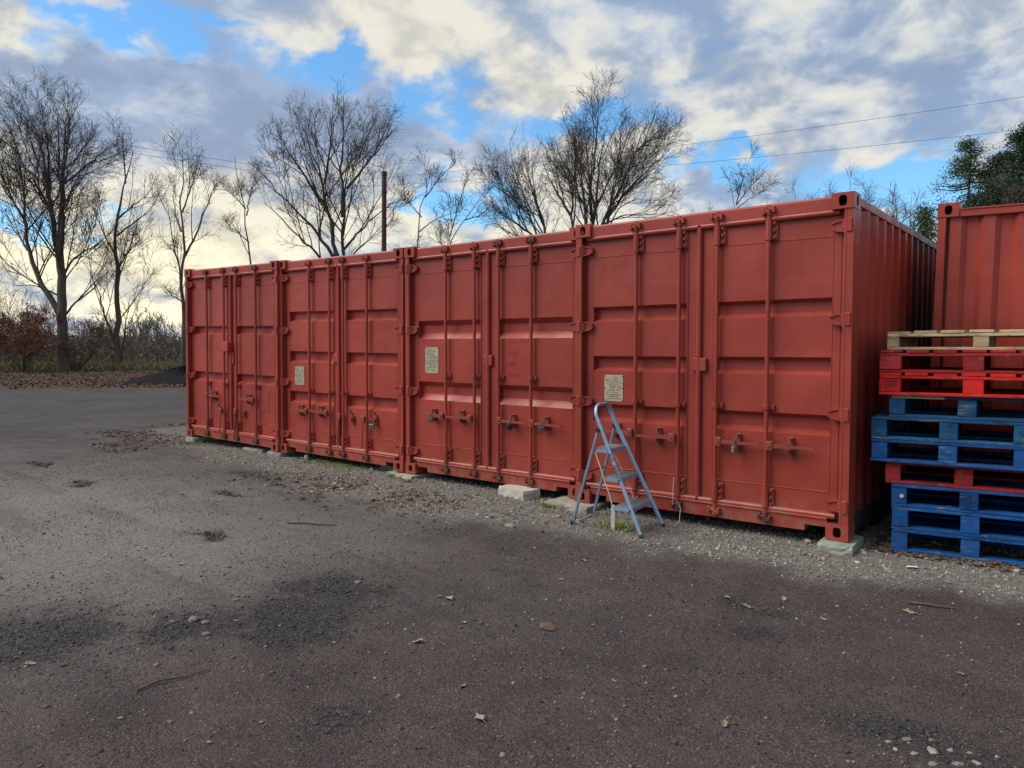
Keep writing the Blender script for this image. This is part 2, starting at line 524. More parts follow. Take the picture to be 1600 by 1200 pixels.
M['evergreen'] = leafy('evergreen_leaves', [(.045, .085, .042), (.065, .115, .05), (.038, .068, .038), (.10, .13, .06)])
M['evergreen_dark'] = leafy('dark_conifer_leaves', [(.026, .044, .026), (.035, .06, .032), (.05, .075, .04), (.02, .036, .024)])
M['grass'] = leafy('winter_grass', [(.17, .18, .085), (.26, .235, .13), (.13, .15, .07), (.32, .28, .17)])
M['moss'] = leafy('moss_blades', [(.13, .20, .03), (.20, .27, .05), (.10, .15, .03)])
M['thicket'] = leafy('thicket_twigs', [(.085, .066, .048), (.115, .09, .066), (.07, .055, .042), (.135, .105, .08)])
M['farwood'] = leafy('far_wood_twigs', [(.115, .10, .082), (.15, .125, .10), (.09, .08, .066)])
M['bramble'] = leafy('bramble_leaves', [(.07, .085, .05), (.11, .12, .07), (.15, .115, .07), (.06, .07, .04)])
M['gravel'] = leafy('grey_gravel', [(.25, .243, .226), (.09, .088, .084), (.33, .31, .275), (.12, .113, .105), (.27, .248, .215), (.46, .435, .39), (.15, .125, .105), (.20, .17, .14)], .85)
M['planings'] = leafy('dark_road_planings', [(.036, .035, .037), (.058, .056, .055), (.027, .027, .029), (.085, .081, .077)], .8)
M['pale_grit'] = leafy('pale_grit', [(.15, .13, .112), (.26, .235, .205), (.09, .076, .066), (.19, .145, .11)], .85)
M['big_leaf'] = leafy('dry_oak_leaf', [(.24, .165, .105), (.24, .165, .105)], .75)
M['big_leaf_pale'] = leafy('pale_dry_leaf', [(.26, .225, .185), (.26, .225, .185)], .75)

def bark_mat(name, a, b):
    m, t, bs = newmat(name)
    pos = t.n('ShaderNodeTexCoord').outputs['Object']
    st = t.vec('MULTIPLY', pos, (9, 9, 1.6)).outputs[0]
    nz = t.noise(st, 1.4, 5, .65, .6)
    gz = t.noise(pos, 1.3, 3, .6)
    c = t.mix(t.ss(nz, .3, .7), a, b)
    c = t.mix(t.ss(gz, .5, .7, 0, .5), c, (.105, .108, .075))
    setin(t, bs, Base_Color=c, Roughness=.9, Specular_IOR_Level=.2, Normal=bump(t, nz, .7, .05))
    return m
M['bark'] = bark_mat('grey_brown_bark', (.075, .064, .048), (.135, .118, .092))
M['bark_dark'] = bark_mat('dark_bark', (.045, .036, .028), (.085, .07, .055))
M['twig'] = simple('bare_twigs', (.055, .043, .034), (.08, .063, .05), 2, (.8, .95), 0, (5, 0, .001), .2)
M['twig_warm'] = simple('reddish_bare_twigs', (.095, .062, .045), (.13, .09, .065), 2, (.8, .95), 0, (5, 0, .001), .2)

# ------------------------------------------------------------------ ground
rng = np.random.default_rng(11)
def vnoise(x, y, seed=0):
    xi, yi = np.floor(x).astype(np.int64), np.floor(y).astype(np.int64)
    fx, fy = x - xi, y - yi
    fx, fy = fx * fx * (3 - 2 * fx), fy * fy * (3 - 2 * fy)
    def h(a, b):
        v = (a * 374761393 + b * 668265263 + seed * 974711) & 0x7fffffff
        v = ((v ^ (v >> 13)) * 1274126177) & 0x7fffffff
        return ((v ^ (v >> 16)) & 0xffff) / 65535.0
    a, b, c_, d_ = h(xi, yi), h(xi + 1, yi), h(xi, yi + 1), h(xi + 1, yi + 1)
    return (a * (1 - fx) + b * fx) * (1 - fy) + (c_ * (1 - fx) + d_ * fx) * fy
def fbm(x, y, seed=0, o=4):
    s, a, t_ = 0, 1, 0
    for i in range(o):
        s = s + a * vnoise(x * 2 ** i, y * 2 ** i, seed + i)
        t_ += a
        a *= .5
    return s / t_
def sstep(v, lo, hi):
    t_ = np.clip((v - lo) / (hi - lo), 0, 1)
    return t_ * t_ * (3 - 2 * t_)
# patches of loose dark planings: x, y, radius x, radius y, depth
PATCH = [(-2.42, -3.75, .34, .30, .02), (-2.38, -2.95, .40, .34, .018), (-1.90, -3.50, .30, .30, .016), (-2.9, -4.35, .50, .45, .02), (-2.1, -3.3, .5, .4, .008),
         (-4.22, -2.72, .20, .10, .035), (-5.50, -1.66, .26, .12, .03), (-7.36, -2.44, .32, .13, .03), (-9.2, -2.2, .34, .14, .03), (.97, -2.66, .28, .18, .018),
         (-.12, -1.60, .22, .10, .008), (.02, -1.95, .16, .09, .010), (-1.0, -3.95, .14, .12, .010), (-6.3, -.9, .5, .2, .01)]
def patch_mask(x, y):
    wx = (fbm(x * 3.1, y * 3.1, 5) - .5) * .35
    wy = (fbm(x * 3.1, y * 3.1, 15) - .5) * .35
    fine = (fbm(x * 11, y * 11, 25) - .5) * 1.5
    mk, dp = np.zeros_like(x), np.zeros_like(x)
    for px, py, rx, ry, dd in PATCH:
        q = np.sqrt(((x + wx - px) / rx) ** 2 + ((y + wy - py) / ry) ** 2)
        k = 1 - sstep(q + fine * .65, .35, 1.35)
        mk = np.maximum(mk, k)
        dp = np.maximum(dp, dd * (1 - sstep(q, .2, 1.2)))
    return mk, dp
EX = np.array([-60, -14, -9.9, -6.25, -3.8, -2.4, -.98, .09, 1.12, 3, 60.])
EY = np.array([8, 1.2, -.30, -.95, -1.20, -1.05, -.92, -.76, -.56, -.45, -.4])
def gravel_mask(x, y):
    e = np.interp(x, EX, EY) + (fbm(x * 1.7, y * 1.7, 41) - .5) * .55 + (fbm(x * 7, y * 7, 44) - .5) * .35
    return sstep(y, e - .16, e + .34) * (1 - sstep(x, 6, 9)) * (1 - sstep(-x, 10.5, 13)) * (1 - sstep(y, 8, 9))
def far_depth(x, y):
    return (x - CAM[0]) * -.6233 + (y - CAM[1]) * .782
def leaf_bank(x, y):
    dpt = far_depth(x, y) + (fbm(x * .35, y * .35, 61) - .5) * 4
    return sstep(dpt, 26.0, 28.5)
def ground_z(x, y):
    x, y = np.asarray(x, float), np.asarray(y, float)
    z = -.08 + .0078 * np.clip(-x - 1.0, 0, 11.0)
    z = z + (fbm(x * .6, y * .6, 3) - .5) * .035 * sstep(-y, -.2, 1.2) + (fbm(x * 4, y * 4, 9, 3) - .5) * .012
    mk, dp = patch_mask(x, y)
    z = z - dp + .012 * gravel_mask(x, y)
    z = z + (fbm(x * 1.1, y * .8, 57, 3) - .5) * .10 * sstep(-x, 10, 15)
    z = z + leaf_bank(x, y) * (.10 + .25 * (fbm(x * .5, y * .5, 71) - .3))
    return z
def axis(lo, hi, step, far, far_fine=True):
    core = np.arange(lo, hi + 1e-6, step)
    grow = step * np.cumprod(np.concatenate([np.full(16, 1.10), np.full(70, 1.0 if far_fine else 1.2), np.full(60, 1.2)]))
    g = np.cumsum(grow)
    g = g[g < far]
    g = np.append(g, far)
    return np.concatenate([(lo - g)[::-1], core, hi + g])
gx, gy = axis(-12.5, 3.0, .05, 900), axis(-6.0, 1.2, .05, 900)
GX, GY = np.meshgrid(gx, gy, indexing='ij')
GZ = ground_z(GX.ravel(), GY.ravel())
nx, ny = GX.shape
idx = np.arange(nx * ny).reshape(nx, ny)
F = np.stack([idx[:-1, :-1], idx[1:, :-1], idx[1:, 1:], idx[:-1, 1:]], -1).reshape(-1, 4)
fx_, fy_ = GX.ravel(), GY.ravel()
gmk = gravel_mask(fx_, fy_)
pmk, _ = patch_mask(fx_, fy_)
brown = sstep(fx_ * .75 - fy_ * .40 + (fbm(fx_ * .8, fy_ * .8, 33) - .5) * 2.2, -2.3, 1.2) * (1 - sstep(-fx_, 5, 9))
leafz = leaf_bank(fx_, fy_)
pale_zone = np.exp(-((fx_ + 5.2) / 4.2) ** 2 - ((fy_ + 3.6) / 2.4) ** 2) * (.45 + 1.1 * fbm(fx_ * .7, fy_ * .7, 37))
pale_zone = np.clip(pale_zone - brown * .6, 0, 1)
attr = np.stack([brown, gmk, pmk, leafz], -1)

m, t, bs = newmat('yard_ground')
att = t.n('ShaderNodeAttribute', attribute_name='zone')
sp = t.n('ShaderNodeSeparateColor', {0: att.outputs['Color']})
pos = t.n('ShaderNodeNewGeometry').outputs['Position']
a1 = t.noise(pos, .55, 5, .6)
a2 = t.noise(pos, 3.2, 4, .65)
a3 = t.noise(pos, 24, 4, .72)
a4 = t.noise(pos, 120, 2, .7)
c = t.mix(t.ss(a1, .33, .66), (.078, .067, .066), (.108, .094, .091))
c = t.mix(t.ss(a2, .42, .72, 0, .7), c, (.048, .047, .050))
c = t.mix(t.ss(a3, .50, .68, 0, .65), c, (.120, .113, .108))
b1 = t.noise(t.vec('MULTIPLY', pos, (.9, .45, 1)).outputs[0], 1.0, 5, .68)
c = t.mix(t.ss(b1, .48, .64, 0, .65), c, (.046, .044, .046))
b2 = t.noise(pos, .3, 4, .6)
c = t.mix(t.ss(b2, .54, .70, 0, .5), c, (.125, .117, .110))
pz = t.n('ShaderNodeAttribute', attribute_name='pale_zone').outputs['Fac']
c = t.mix(t.math('MULTIPLY', pz, t.ss(a3, .25, .6, .55, 1.0)), c, (.185, .172, .158))
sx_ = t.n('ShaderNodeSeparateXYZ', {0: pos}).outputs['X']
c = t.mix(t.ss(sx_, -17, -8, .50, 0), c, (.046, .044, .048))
cb = t.mix(t.ss(a2, .35, .68), (.074, .057, .055), (.056, .044, .043))
cb = t.mix(t.ss(a3, .54, .72, 0, .55), cb, (.094, .075, .068))
c = t.mix(sp.outputs['Red'], c, cb)
b3 = t.noise(t.vec('MULTIPLY', pos, (.22, 2.4, 1)).outputs[0], 1.0, 3, .6, .4)
c = t.mix(t.ss(b3, .52, .66, 0, .30), c, (.036, .032, .032))
cg = t.mix(t.ss(a3, .35, .65), (.125, .117, .108), (.21, .198, .176))
c = t.mix(sp.outputs['Green'], c, cg)
cd = t.mix(t.ss(a3, .35, .65), (.022, .0215, .023), (.050, .048, .047))
pg = t.math('MULTIPLY', sp.outputs['Blue'], t.ss(t.noise(pos, 38, 3, .7), .30, .55, .45, 1.0))
c = t.mix(pg, c, cd)
cl = t.mix(t.ss(a3, .4, .6), (.055, .034, .027), (.095, .06, .044))
cl = t.mix(t.ss(t.noise(pos, 1.4, 4, .6), .5, .62, 0, .8), cl, (.09, .075, .055))
c = t.mix(att.outputs['Alpha'], c, cl)
# grit: pale and dark grains
vo = t.n('ShaderNodeTexVoronoi', {'Vector': pos, 'Scale': 75.0, 'Randomness': 1.0})
gsep = t.n('ShaderNodeSeparateColor', {0: vo.outputs['Color']})
edge = t.ss(vo.outputs['Distance'], .25, .5, 1, 0)
pale = t.math('MULTIPLY', t.ss(gsep.outputs[0], .80, .84), edge)
c = t.mix(t.math('MULTIPLY', pale, .55), c, (.20, .18, .16))
dark = t.math('MULTIPLY', t.ss(gsep.outputs[1], .74, .78), edge)
c = t.mix(t.math('MULTIPLY', dark, .6), c, (.026, .024, .023))
grain = t.mix(t.ss(a4, .3, .7), (.58, .58, .58), (1.42, 1.42, 1.42))
c = t.mix(1.0, c, grain, 'MULTIPLY')
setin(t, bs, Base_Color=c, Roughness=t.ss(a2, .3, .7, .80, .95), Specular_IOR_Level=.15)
hb = t.math('ADD', t.math('MULTIPLY', a3, .8), t.math('MULTIPLY', gsep.outputs[2], t.math('MULTIPLY', edge, .35)))
n1 = bump(t, a2, .5, .05)
n2 = bump(t, hb, .9, .022, n1)
n3 = bump(t, a4, .5, .006, n2)
setin(t, bs, Normal=n3)
M['ground'] = m
gme = np_mesh('ground', np.stack([fx_, fy_, GZ], -1), F, M['ground'], smooth=True)
ca = gme.color_attributes.new('zone', 'FLOAT_COLOR', 'POINT')
ca.data.foreach_set('color', attr.astype(np.float32).ravel())
cb_ = gme.attributes.new('pale_zone', 'FLOAT', 'POINT')
cb_.data.foreach_set('value', pale_zone.astype(np.float32))
ground = inst('ground', gme)
ground['kind'] = 'structure'

# ------------------------------------------------------------------ loose stones lying on the ground (uncountable: stuff)
def ico():
    p = (1 + 5 ** .5) / 2
    v = np.array([(-1, p, 0), (1, p, 0), (-1, -p, 0), (1, -p, 0), (0, -1, p), (0, 1, p), (0, -1, -p), (0, 1, -p), (p, 0, -1), (p, 0, 1), (-p, 0, -1), (-p, 0, 1)], float)
    v /= np.linalg.norm(v[0])
    f = np.array([(0, 11, 5), (0, 5, 1), (0, 1, 7), (0, 7, 10), (0, 10, 11), (1, 5, 9), (5, 11, 4), (11, 10, 2), (10, 7, 6), (7, 1, 8), (3, 9, 4), (3, 4, 2), (3, 2, 6), (3, 6, 8), (3, 8, 9), (4, 9, 5), (2, 4, 11), (6, 2, 10), (8, 6, 7), (9, 8, 1)])
    return v, f
ICO_V, ICO_F = ico()
OCT_V = np.array([(1, 0, 0), (0, 1, 0), (-1, 0, 0), (0, -1, 0), (0, 0, 1), (0, 0, -1)], float)
OCT_F = np.array([(0, 1, 4), (1, 2, 4), (2, 3, 4), (3, 0, 4), (1, 0, 5), (2, 1, 5), (3, 2, 5), (0, 3, 5)])
def stones(name, x, y, size, mat_, label, cat, flat=.6, shape='oct', sink=.25):
    n = len(x)
    BV, BF = (OCT_V, OCT_F) if shape == 'oct' else (ICO_V, ICO_F)
    k = len(BV)
    V = BV[None] * (1 + rng.uniform(-.38, .38, (n, k, 1)))
    V = V * (size[:, None, None] * np.stack([rng.uniform(.7, 1.3, n), rng.uniform(.6, 1.0, n), rng.uniform(.4, 1.0, n) * flat * 1.3], -1)[:, None, :])
    a = rng.uniform(0, 2 * np.pi, n)
    ca_, sa_ = np.cos(a)[:, None], np.sin(a)[:, None]
    X = V[..., 0] * ca_ - V[..., 1] * sa_
    Y = V[..., 0] * sa_ + V[..., 1] * ca_
    Z = V[..., 2] + (V[..., 0] * rng.uniform(-.3, .3, (n, 1)))
    gz = ground_z(x, y)
    V = np.stack([X + x[:, None], Y + y[:, None], Z + (gz + size * flat * (.5 - sink))[:, None]], -1).reshape(-1, 3)
    Fs = (BF[None] + (np.arange(n) * k)[:, None, None]).reshape(-1, 3)
    o = inst(name, np_mesh(name, V, Fs, mat_))
    tag(o, label, cat, None, 'stuff')
    return o
def in_view(x, y, pad=.6):
    dx, dy = x - CAM[0], y - CAM[1]
    dep = dx * -.6233 + dy * .782
    rg = dx * .782 + dy * .6233
    return (dep > 1.8) & (np.abs(rg) < dep * .72 + pad)
def scatter(n, x0, x1, y0, y1, prob):
    x, y = rng.uniform(x0, x1, n), rng.uniform(y0, y1, n)
    k = (rng.random(n) < prob(x, y)) & in_view(x, y)
    return x[k], y[k]
x, y = scatter(90000, -11.5, 2.2, -1.7, 1.0, lambda x, y: gravel_mask(x, y) ** 1.3 * (.35 + .65 * sstep(fbm(x * 2.3, y * 2.3, 48), .38, .55)))
sz = np.clip(rng.lognormal(math.log(.0062), .40, len(x)), .003, .014)
stones('gravel', x, y, sz, M['gravel'], 'strip of grey and beige gravel along the foot of the red containers', 'gravel', .7, 'oct', .1)
x, y = scatter(4200, -11.5, 2.2, -1.6, 1.0, lambda x, y: gravel_mask(x, y) ** 1.4)
sz = np.clip(rng.lognormal(math.log(.0110), .35, len(x)), .007, .026)
stones('coarse_gravel', x, y, sz, M['gravel'], 'coarser pale stones lying among the gravel by the containers', 'gravel', .65, 'ico')
x, y = scatter(70000, -4.8, 1.6, -5.0, -1.3, lambda x, y: patch_mask(x, y)[0] ** 1.5)
sz = np.clip(rng.lognormal(math.log(.0054), .45, len(x)), .002, .015)
stones('road_planings', x, y, sz, M['planings'], 'loose dark crushed stone in the worn patches of the yard', 'stones', .5, 'ico', .35)
x, y = scatter(9500, -10.5, -3.4, -3.4, -1.2, lambda x, y: patch_mask(x, y)[0] ** 1.5)
sz = np.clip(rng.lognormal(math.log(.012), .40, len(x)), .006, .03)
stones('pothole_stones', x, y, sz, M['planings'], 'dark broken stone filling the small potholes farther off', 'stones', .8, 'ico')
x, y = scatter(34000, -9, 2.4, -5.2, -.6, lambda x, y: .25 + .75 * (fbm(x * 2.2, y * 2.2, 91) > .52))
sz = np.clip(rng.lognormal(math.log(.0042), .5, len(x)), .002, .014)
stones('fine_grit', x, y, sz, M['planings'], 'fine dark grit trodden into the yard surface', 'grit', .6)
x, y = scatter(16000, -9, 2.4, -5.2, -.6, lambda x, y: .15 + .6 * (fbm(x * 1.3, y * 1.3, 95) > .5))
sz = np.clip(rng.lognormal(math.log(.0046), .55, len(x)), .002, .018)
stones('pale_grit', x, y, sz, M['pale_grit'], 'scattered pale pebbles and grit on the brown dirt', 'grit', .6)

# ------------------------------------------------------------------ shipping containers
W, H, L = 2.438, 2.591, 6.058
HW = W / 2
def text_mesh(name, body, size, depth, m):
    cu = bpy.data.curves.new(name, 'FONT')
    cu.body = body
    cu.size = size
    cu.extrude = depth
    cu.resolution_u = 2
    o = bpy.data.objects.new(name, cu)
    col.objects.link(o)
    dg = bpy.context.evaluated_depsgraph_get()
    me = bpy.data.meshes.new_from_object(o.evaluated_get(dg))
    bpy.data.objects.remove(o, do_unlink=True)
    bpy.data.curves.remove(cu)
    me.name = name
    me.materials.clear()
    me.materials.append(m)
    return me

def casting_mesh(side):
    b = MB()
    w_, d_, h_ = .162, .178, .118
    b.holed((0, 0, 0), (1, 0, 0), (0, 0, 1), w_, h_, w_ / 2, h_ / 2, .030, .040, (0, .028, 0))
    xs = w_ if side > 0 else 0
    b.holed((xs, 0, 0), (0, 1, 0), (0, 0, 1), d_, h_, d_ / 2, h_ / 2, .030, .040, (-side * .028, 0, 0))
    xo = 0 if side > 0 else w_
    b.add([(xo, 0, 0), (xo, d_, 0), (xo, d_, h_), (xo, 0, h_)], [(0, 1, 2, 3)])
    b.add([(0, d_, 0), (w_, d_, 0), (w_, d_, h_), (0, d_, h_)], [(0, 1, 2, 3)])
    b.add([(0, 0, 0), (w_, 0, 0), (w_, d_, 0), (0, d_, 0)], [(0, 1, 2, 3)])
    b.add([(0, 0, h_), (w_, 0, h_), (w_, d_, h_), (0, d_, h_)], [(0, 1, 2, 3)])
    return b.mesh('corner_casting', M['red'])
CAST = {1: casting_mesh(1), -1: casting_mesh(-1)}

def hinge_mesh():
    b = MB()   # pin at x = 0, leaf towards -x
    b.prism([(-.012, .047), (-.072, .040), (-.108, .022), (-.108, -.022), (-.072, -.040), (-.012, -.047)], .034, .064)
    b.prism([(-.012, .047), (-.072, .040), (-.108, .022), (-.108, .012), (-.072, .028), (-.012, .035)], .022, .035)
    b.prism([(-.012, -.047), (-.072, -.040), (-.108, -.022), (-.108, -.012), (-.072, -.028), (-.012, -.035)], .022, .035)
    b.tube([(0, .022, -.055), (0, .022, .055)], .019, 10)
    b.cbox(.006, .046, -.006, .034, -.050, .050, .004)
    b.cbox(-.03, .0, .018, .05, -.030, .030, .004)
    return b.mesh('hinge', M['red'])
HINGE = hinge_mesh()
BAR = MB().tube([(0, .025, .085), (0, .025, 2.535)], .0175, 12, True).mesh('locking_bar', M['red'], True)
def bracket_mesh():
    b = MB()
    b.tube([(0, .025, -.075), (0, .025, .075)], .0265, 12)
    b.cbox(-.034, .062, .044, .066, -.078, .078, .003)
    for z in (-.055, 0, .055):
        b.cbox(.026, .052, .030, .046, z - .014, z + .014, .003)
        b.tube([(.040, .030, z), (.040, .020, z)], .008, 6)
    return b.mesh('bar_bracket', M['red'])
BRACKET = bracket_mesh()
def guide_mesh():
    b = MB()
    b.tube([(0, .025, -.016), (0, .025, .016)], .027, 12)
    b.cbox(-.045, .058, .040, .066, -.022, .022, .003)
    b.tube([(.045, .041, 0), (.045, .030, 0)], .009, 6)
    b.tube([(-.034, .041, 0), (-.034, .030, 0)], .009, 6)
    return b.mesh('bar_guide', M['red'])
GUIDE = guide_mesh()
def cam_mesh(mm):
    b = MB()
    b.tube([(0, .022, -.028), (0, .022, .016)], .022, 10)
    b.cbox(-.040, .012, -.004, .020, -.014, .010, .003)
    b.cbox(.004, .040, -.008, .014, .000, .022, .003)
    b.cbox(-.046, -.026, -.010, .032, -.022, .022, .003)
    b.cbox(.026, .046, -.010, .032, -.020, .024, .003)
    b.prism([(-.012, .014), (.014, .014), (.022, .034), (-.004, .036)], -.006, .018)
    return b.mesh('bar_cam', mm)
CAM_RED, CAM_DARK = cam_mesh(M['red']), cam_mesh(M['cam_steel'])
def handle_mesh():
    b = MB()   # points towards +x from the bar at x = 0
    b.cbox(.012, .066, -.022, .030, -.036, .036, .004)
    b.tube([(.040, -.022, 0), (.040, -.030, 0)], .010, 8)
    b.prism([(.060, .020), (.150, .017), (.215, .012), (.380, .013), (.388, .004), (.388, -.010), (.215, -.012), (.150, -.012), (.060, -.018)], -.014, -.002)
    b.prism([(.060, .010), (.200, .006), (.200, -.006), (.060, -.010)], -.002, .012)
    return b.mesh('handle', M['worn_red'])
HANDLE = handle_mesh()
def catch_mesh():
    b = MB()
    b.cbox(-.022, .022, .046, .066, -.080, .062, .004)
    b.prism([(-.022, .012), (.016, .018), (.020, .050), (.004, .062), (-.018, .050)], -.020, -.006)
    b.cbox(-.010, .014, -.012, .050, .040, .058, .003)
    b.tube([(-.002, -.010, -.028), (-.002, .010, -.058), (-.002, .046, -.062)], .010, 8)
    b.prism([(-.020, -.034), (.020, -.030), (.016, -.078), (-.012, -.080)], .020, .046)
    return b.mesh('handle_catch', M['worn_red'])
CATCH = catch_mesh()
def loose_catch_mesh():
    b = MB()
    b.cbox(-.012, .020, .040, .066, -.090, .020, .004)
    b.prism([(-.035, .030), (.010, .022), (.024, -.010), (.004, -.020), (-.016, .006)], .030, .048)
    b.prism([(-.020, -.010), (-.002, .004), (-.002, -.052), (-.028, -.060)], .020, .040)
    return b.mesh('handle_catch', M['worn_red'])
LCATCH = loose_catch_mesh()
def hanging_mesh():
    b = MB()   # hub at the top (z = 0), arm hanging down
    b.cbox(-.030, .034, -.018, .030, -.040, .036, .004)
    b.prism([(-.016, -.036), (.016, -.036), (.014, -.12), (.004, -.20), (.002, -.33), (-.024, -.35), (-.028, -.31), (-.014, -.20), (-.016, -.12)], -.016, -.003)
    return b.mesh('handle', M['worn_red'])
HANG = hanging_mesh()

def door_mesh(s, grooves, y0=.065):
    """door leaf: flat stiles, grooves pressed inward between them"""
    b = MB()
    zb, zt, yb = .150, 2.468, y0 + .07
    ui, uo = .010, 1.118
    pa, pb = .120, 1.060
    X = lambda u: s * u
    quad = lambda p: b.add(p, [(0, 1, 2, 3)])
    quad([(X(ui), y0, zb), (X(pa), y0, zb), (X(pa), y0, zt), (X(ui), y0, zt)])
    quad([(X(pb), y0, zb), (X(uo), y0, zb), (X(uo), y0, zt), (X(pb), y0, zt)])
    quad([(X(ui), yb, zb), (X(uo), yb, zb), (X(uo), yb, zt), (X(ui), yb, zt)])
    for u in (ui, uo):
        quad([(X(u), y0, zb), (X(u), yb, zb), (X(u), yb, zt), (X(u), y0, zt)])
    for z in (zb, zt):
        quad([(X(ui), y0, z), (X(uo), y0, z), (X(uo), yb, z), (X(ui), yb, z)])
    z_prev = zb
    prof = [(zb, y0)]
    for top, bot, sl_, dep in sorted(grooves):
        yd = y0 + dep
        prof += [(bot, y0), (bot + sl_, yd), (top - sl_ * .8, yd), (top, y0)]
        for u in (pa, pb):
            quad([(X(u), y0, bot), (X(u), yd, bot + sl_), (X(u), yd, top - sl_ * .8), (X(u), y0, top)])
    prof.append((zt, y0))
    for (z1, y1), (z2, y2) in zip(prof[:-1], prof[1:]):
        quad([(X(pa), y1, z1), (X(pb), y1, z1), (X(pb), y2, z2), (X(pa), y2, z2)])
    # weld seams where the panel meets the rails and stiles
    for z in (2.285, .345):
        b.cbox(min(X(pa), X(pb)) + .002, max(X(pa), X(pb)) - .002, y0 - .004, y0 + .002, z - .004, z + .004, .002)
    for u in (pa, pb):
        b.cbox(X(u) - .003, X(u) + .003, y0 - .003, y0 + .002, .35, 2.28, .0015)
    return b.mesh('door', M['red'])

def corrugated(y_from, y_to, outer, inner, z0, z1, pitch, flat_o=.072, flat_i=.070):
    """list of (run, offset) points of a trapezoid corrugation"""
    sl_ = (pitch - flat_o - flat_i) / 2
    pts = [(y_from, outer)]
    y = y_from
    while y + pitch < y_to:
        pts += [(y + flat_o, outer), (y + flat_o + sl_, inner), (y + flat_o + sl_ + flat_i, inner), (y + pitch, outer)]
        y += pitch
    pts.append((y_to, outer))
    return pts
def side_wall_mesh(sx, mm, z0, z1, nm='side_wall', rib=.024):
    b = MB()
    pts = corrugated(.16, L - .16, 1.208, 1.208 - rib, z0, z1, .278)
    for (a, xa), (c_, xc) in zip(pts[:-1], pts[1:]):
        b.add([(sx * xa, a, z0), (sx * xc, c_, z0), (sx * xc, c_, z1), (sx * xa, a, z1)], [(0, 1, 2, 3)])
    return b.mesh(nm, mm)
def roof_mesh(mm):
    b = MB()
    pts = corrugated(.10, L - .10, 2.560, 2.540, 0, 0, .209, .06, .06)
    for (a, za), (c_, zc) in zip(pts[:-1], pts[1:]):
        b.add([(-1.17, a, za), (1.17, a, za), (1.17, c_, zc), (-1.17, c_, zc)], [(0, 1, 2, 3)])
    return b.mesh('roof', mm)

def shell(root, length, side_mat, rail_mat):
    """castings, posts, rails, walls, roof and floor common to all containers"""
    for sx in (-1, 1):
        for z in (0, H - .118):
            inst('corner_casting', CAST[sx], root, (HW - .162 if sx > 0 else -HW, -.004, z))
            inst('corner_casting', CAST[-sx], root, (HW if sx > 0 else -HW + .162, length + .004, z), (0, 0, math.pi))
        b = MB()
        b.prism([(sx * 1.166, .004), (sx * 1.215, .004), (sx * 1.215, .165), (sx * 1.119, .165), (sx * 1.119, .069), (sx * 1.166, .069)], .118, H - .118, 'z')
        b.tube([(sx * 1.160, .010, .12), (sx * 1.160, .010, H - .12)], .010, 8)
        b.build('corner_post', M['red'], root)
        b = MB()
        b.cbox(min(sx * 1.10, sx * 1.215), max(sx * 1.10, sx * 1.215), length - .15, length, .118, H - .118)
        b.build('corner_post', M['red'], root)
        b = MB()
        b.cbox(min(sx * 1.150, sx * 1.214), max(sx * 1.150, sx * 1.214), .174, length - .174, 2.508, 2.572, .004)
        b.build('top_rail', side_mat, root)
        b = MB()
        b.cbox(min(sx * 1.145, sx * 1.200), max(sx * 1.145, sx * 1.200), .174, length - .174, .020, .175, .004)
        b.build('bottom_rail', rail_mat, root)
    MB().box(-1.14, 1.14, .06, length - .02, .075, .125).build('floor', M['dark_rail'], root)

def data_plate(root, u, z, w_, h_, rows, seed):
    rr = random.Random(seed)
    y0 = .0622
    pl = MB().cbox(u - w_ / 2, u + w_ / 2, y0 - .0025, y0 + .003, z - h_ / 2, z + h_ / 2, .001).build('data_plate', M['plate'], root)
    pl['label'] = 'weathered grey metal data plate with worn print'
    b = MB()
    for i in range(rows):
        zz = z + h_ * (.40 - .80 * i / max(rows - 1, 1))
        x = u - w_ * (.40 if i % 3 else .30)
        while x < u + w_ * (.36 if i % 3 else .26):
            ln = rr.uniform(.008, .026)
            if rr.random() < .80:
                b.box(x, min(x + ln, u + w_ * .42), y0 - .0038, y0 - .0024, zz - .0032, zz + .0032)
            x += ln + rr.uniform(.004, .010)
    b.build('print', M['plate_ink'], pl)
    rv = MB()
    for sx in (-1, 1):
        for sz_ in (-1, 0, 1):
            rv.tube([(u + sx * w_ * .47, y0 - .002, z + sz_ * h_ * .46), (u + sx * w_ * .47, y0 - .006, z + sz_ * h_ * .46)], .005, 6)
    rv.build('rivets', M['cam_steel'], pl)

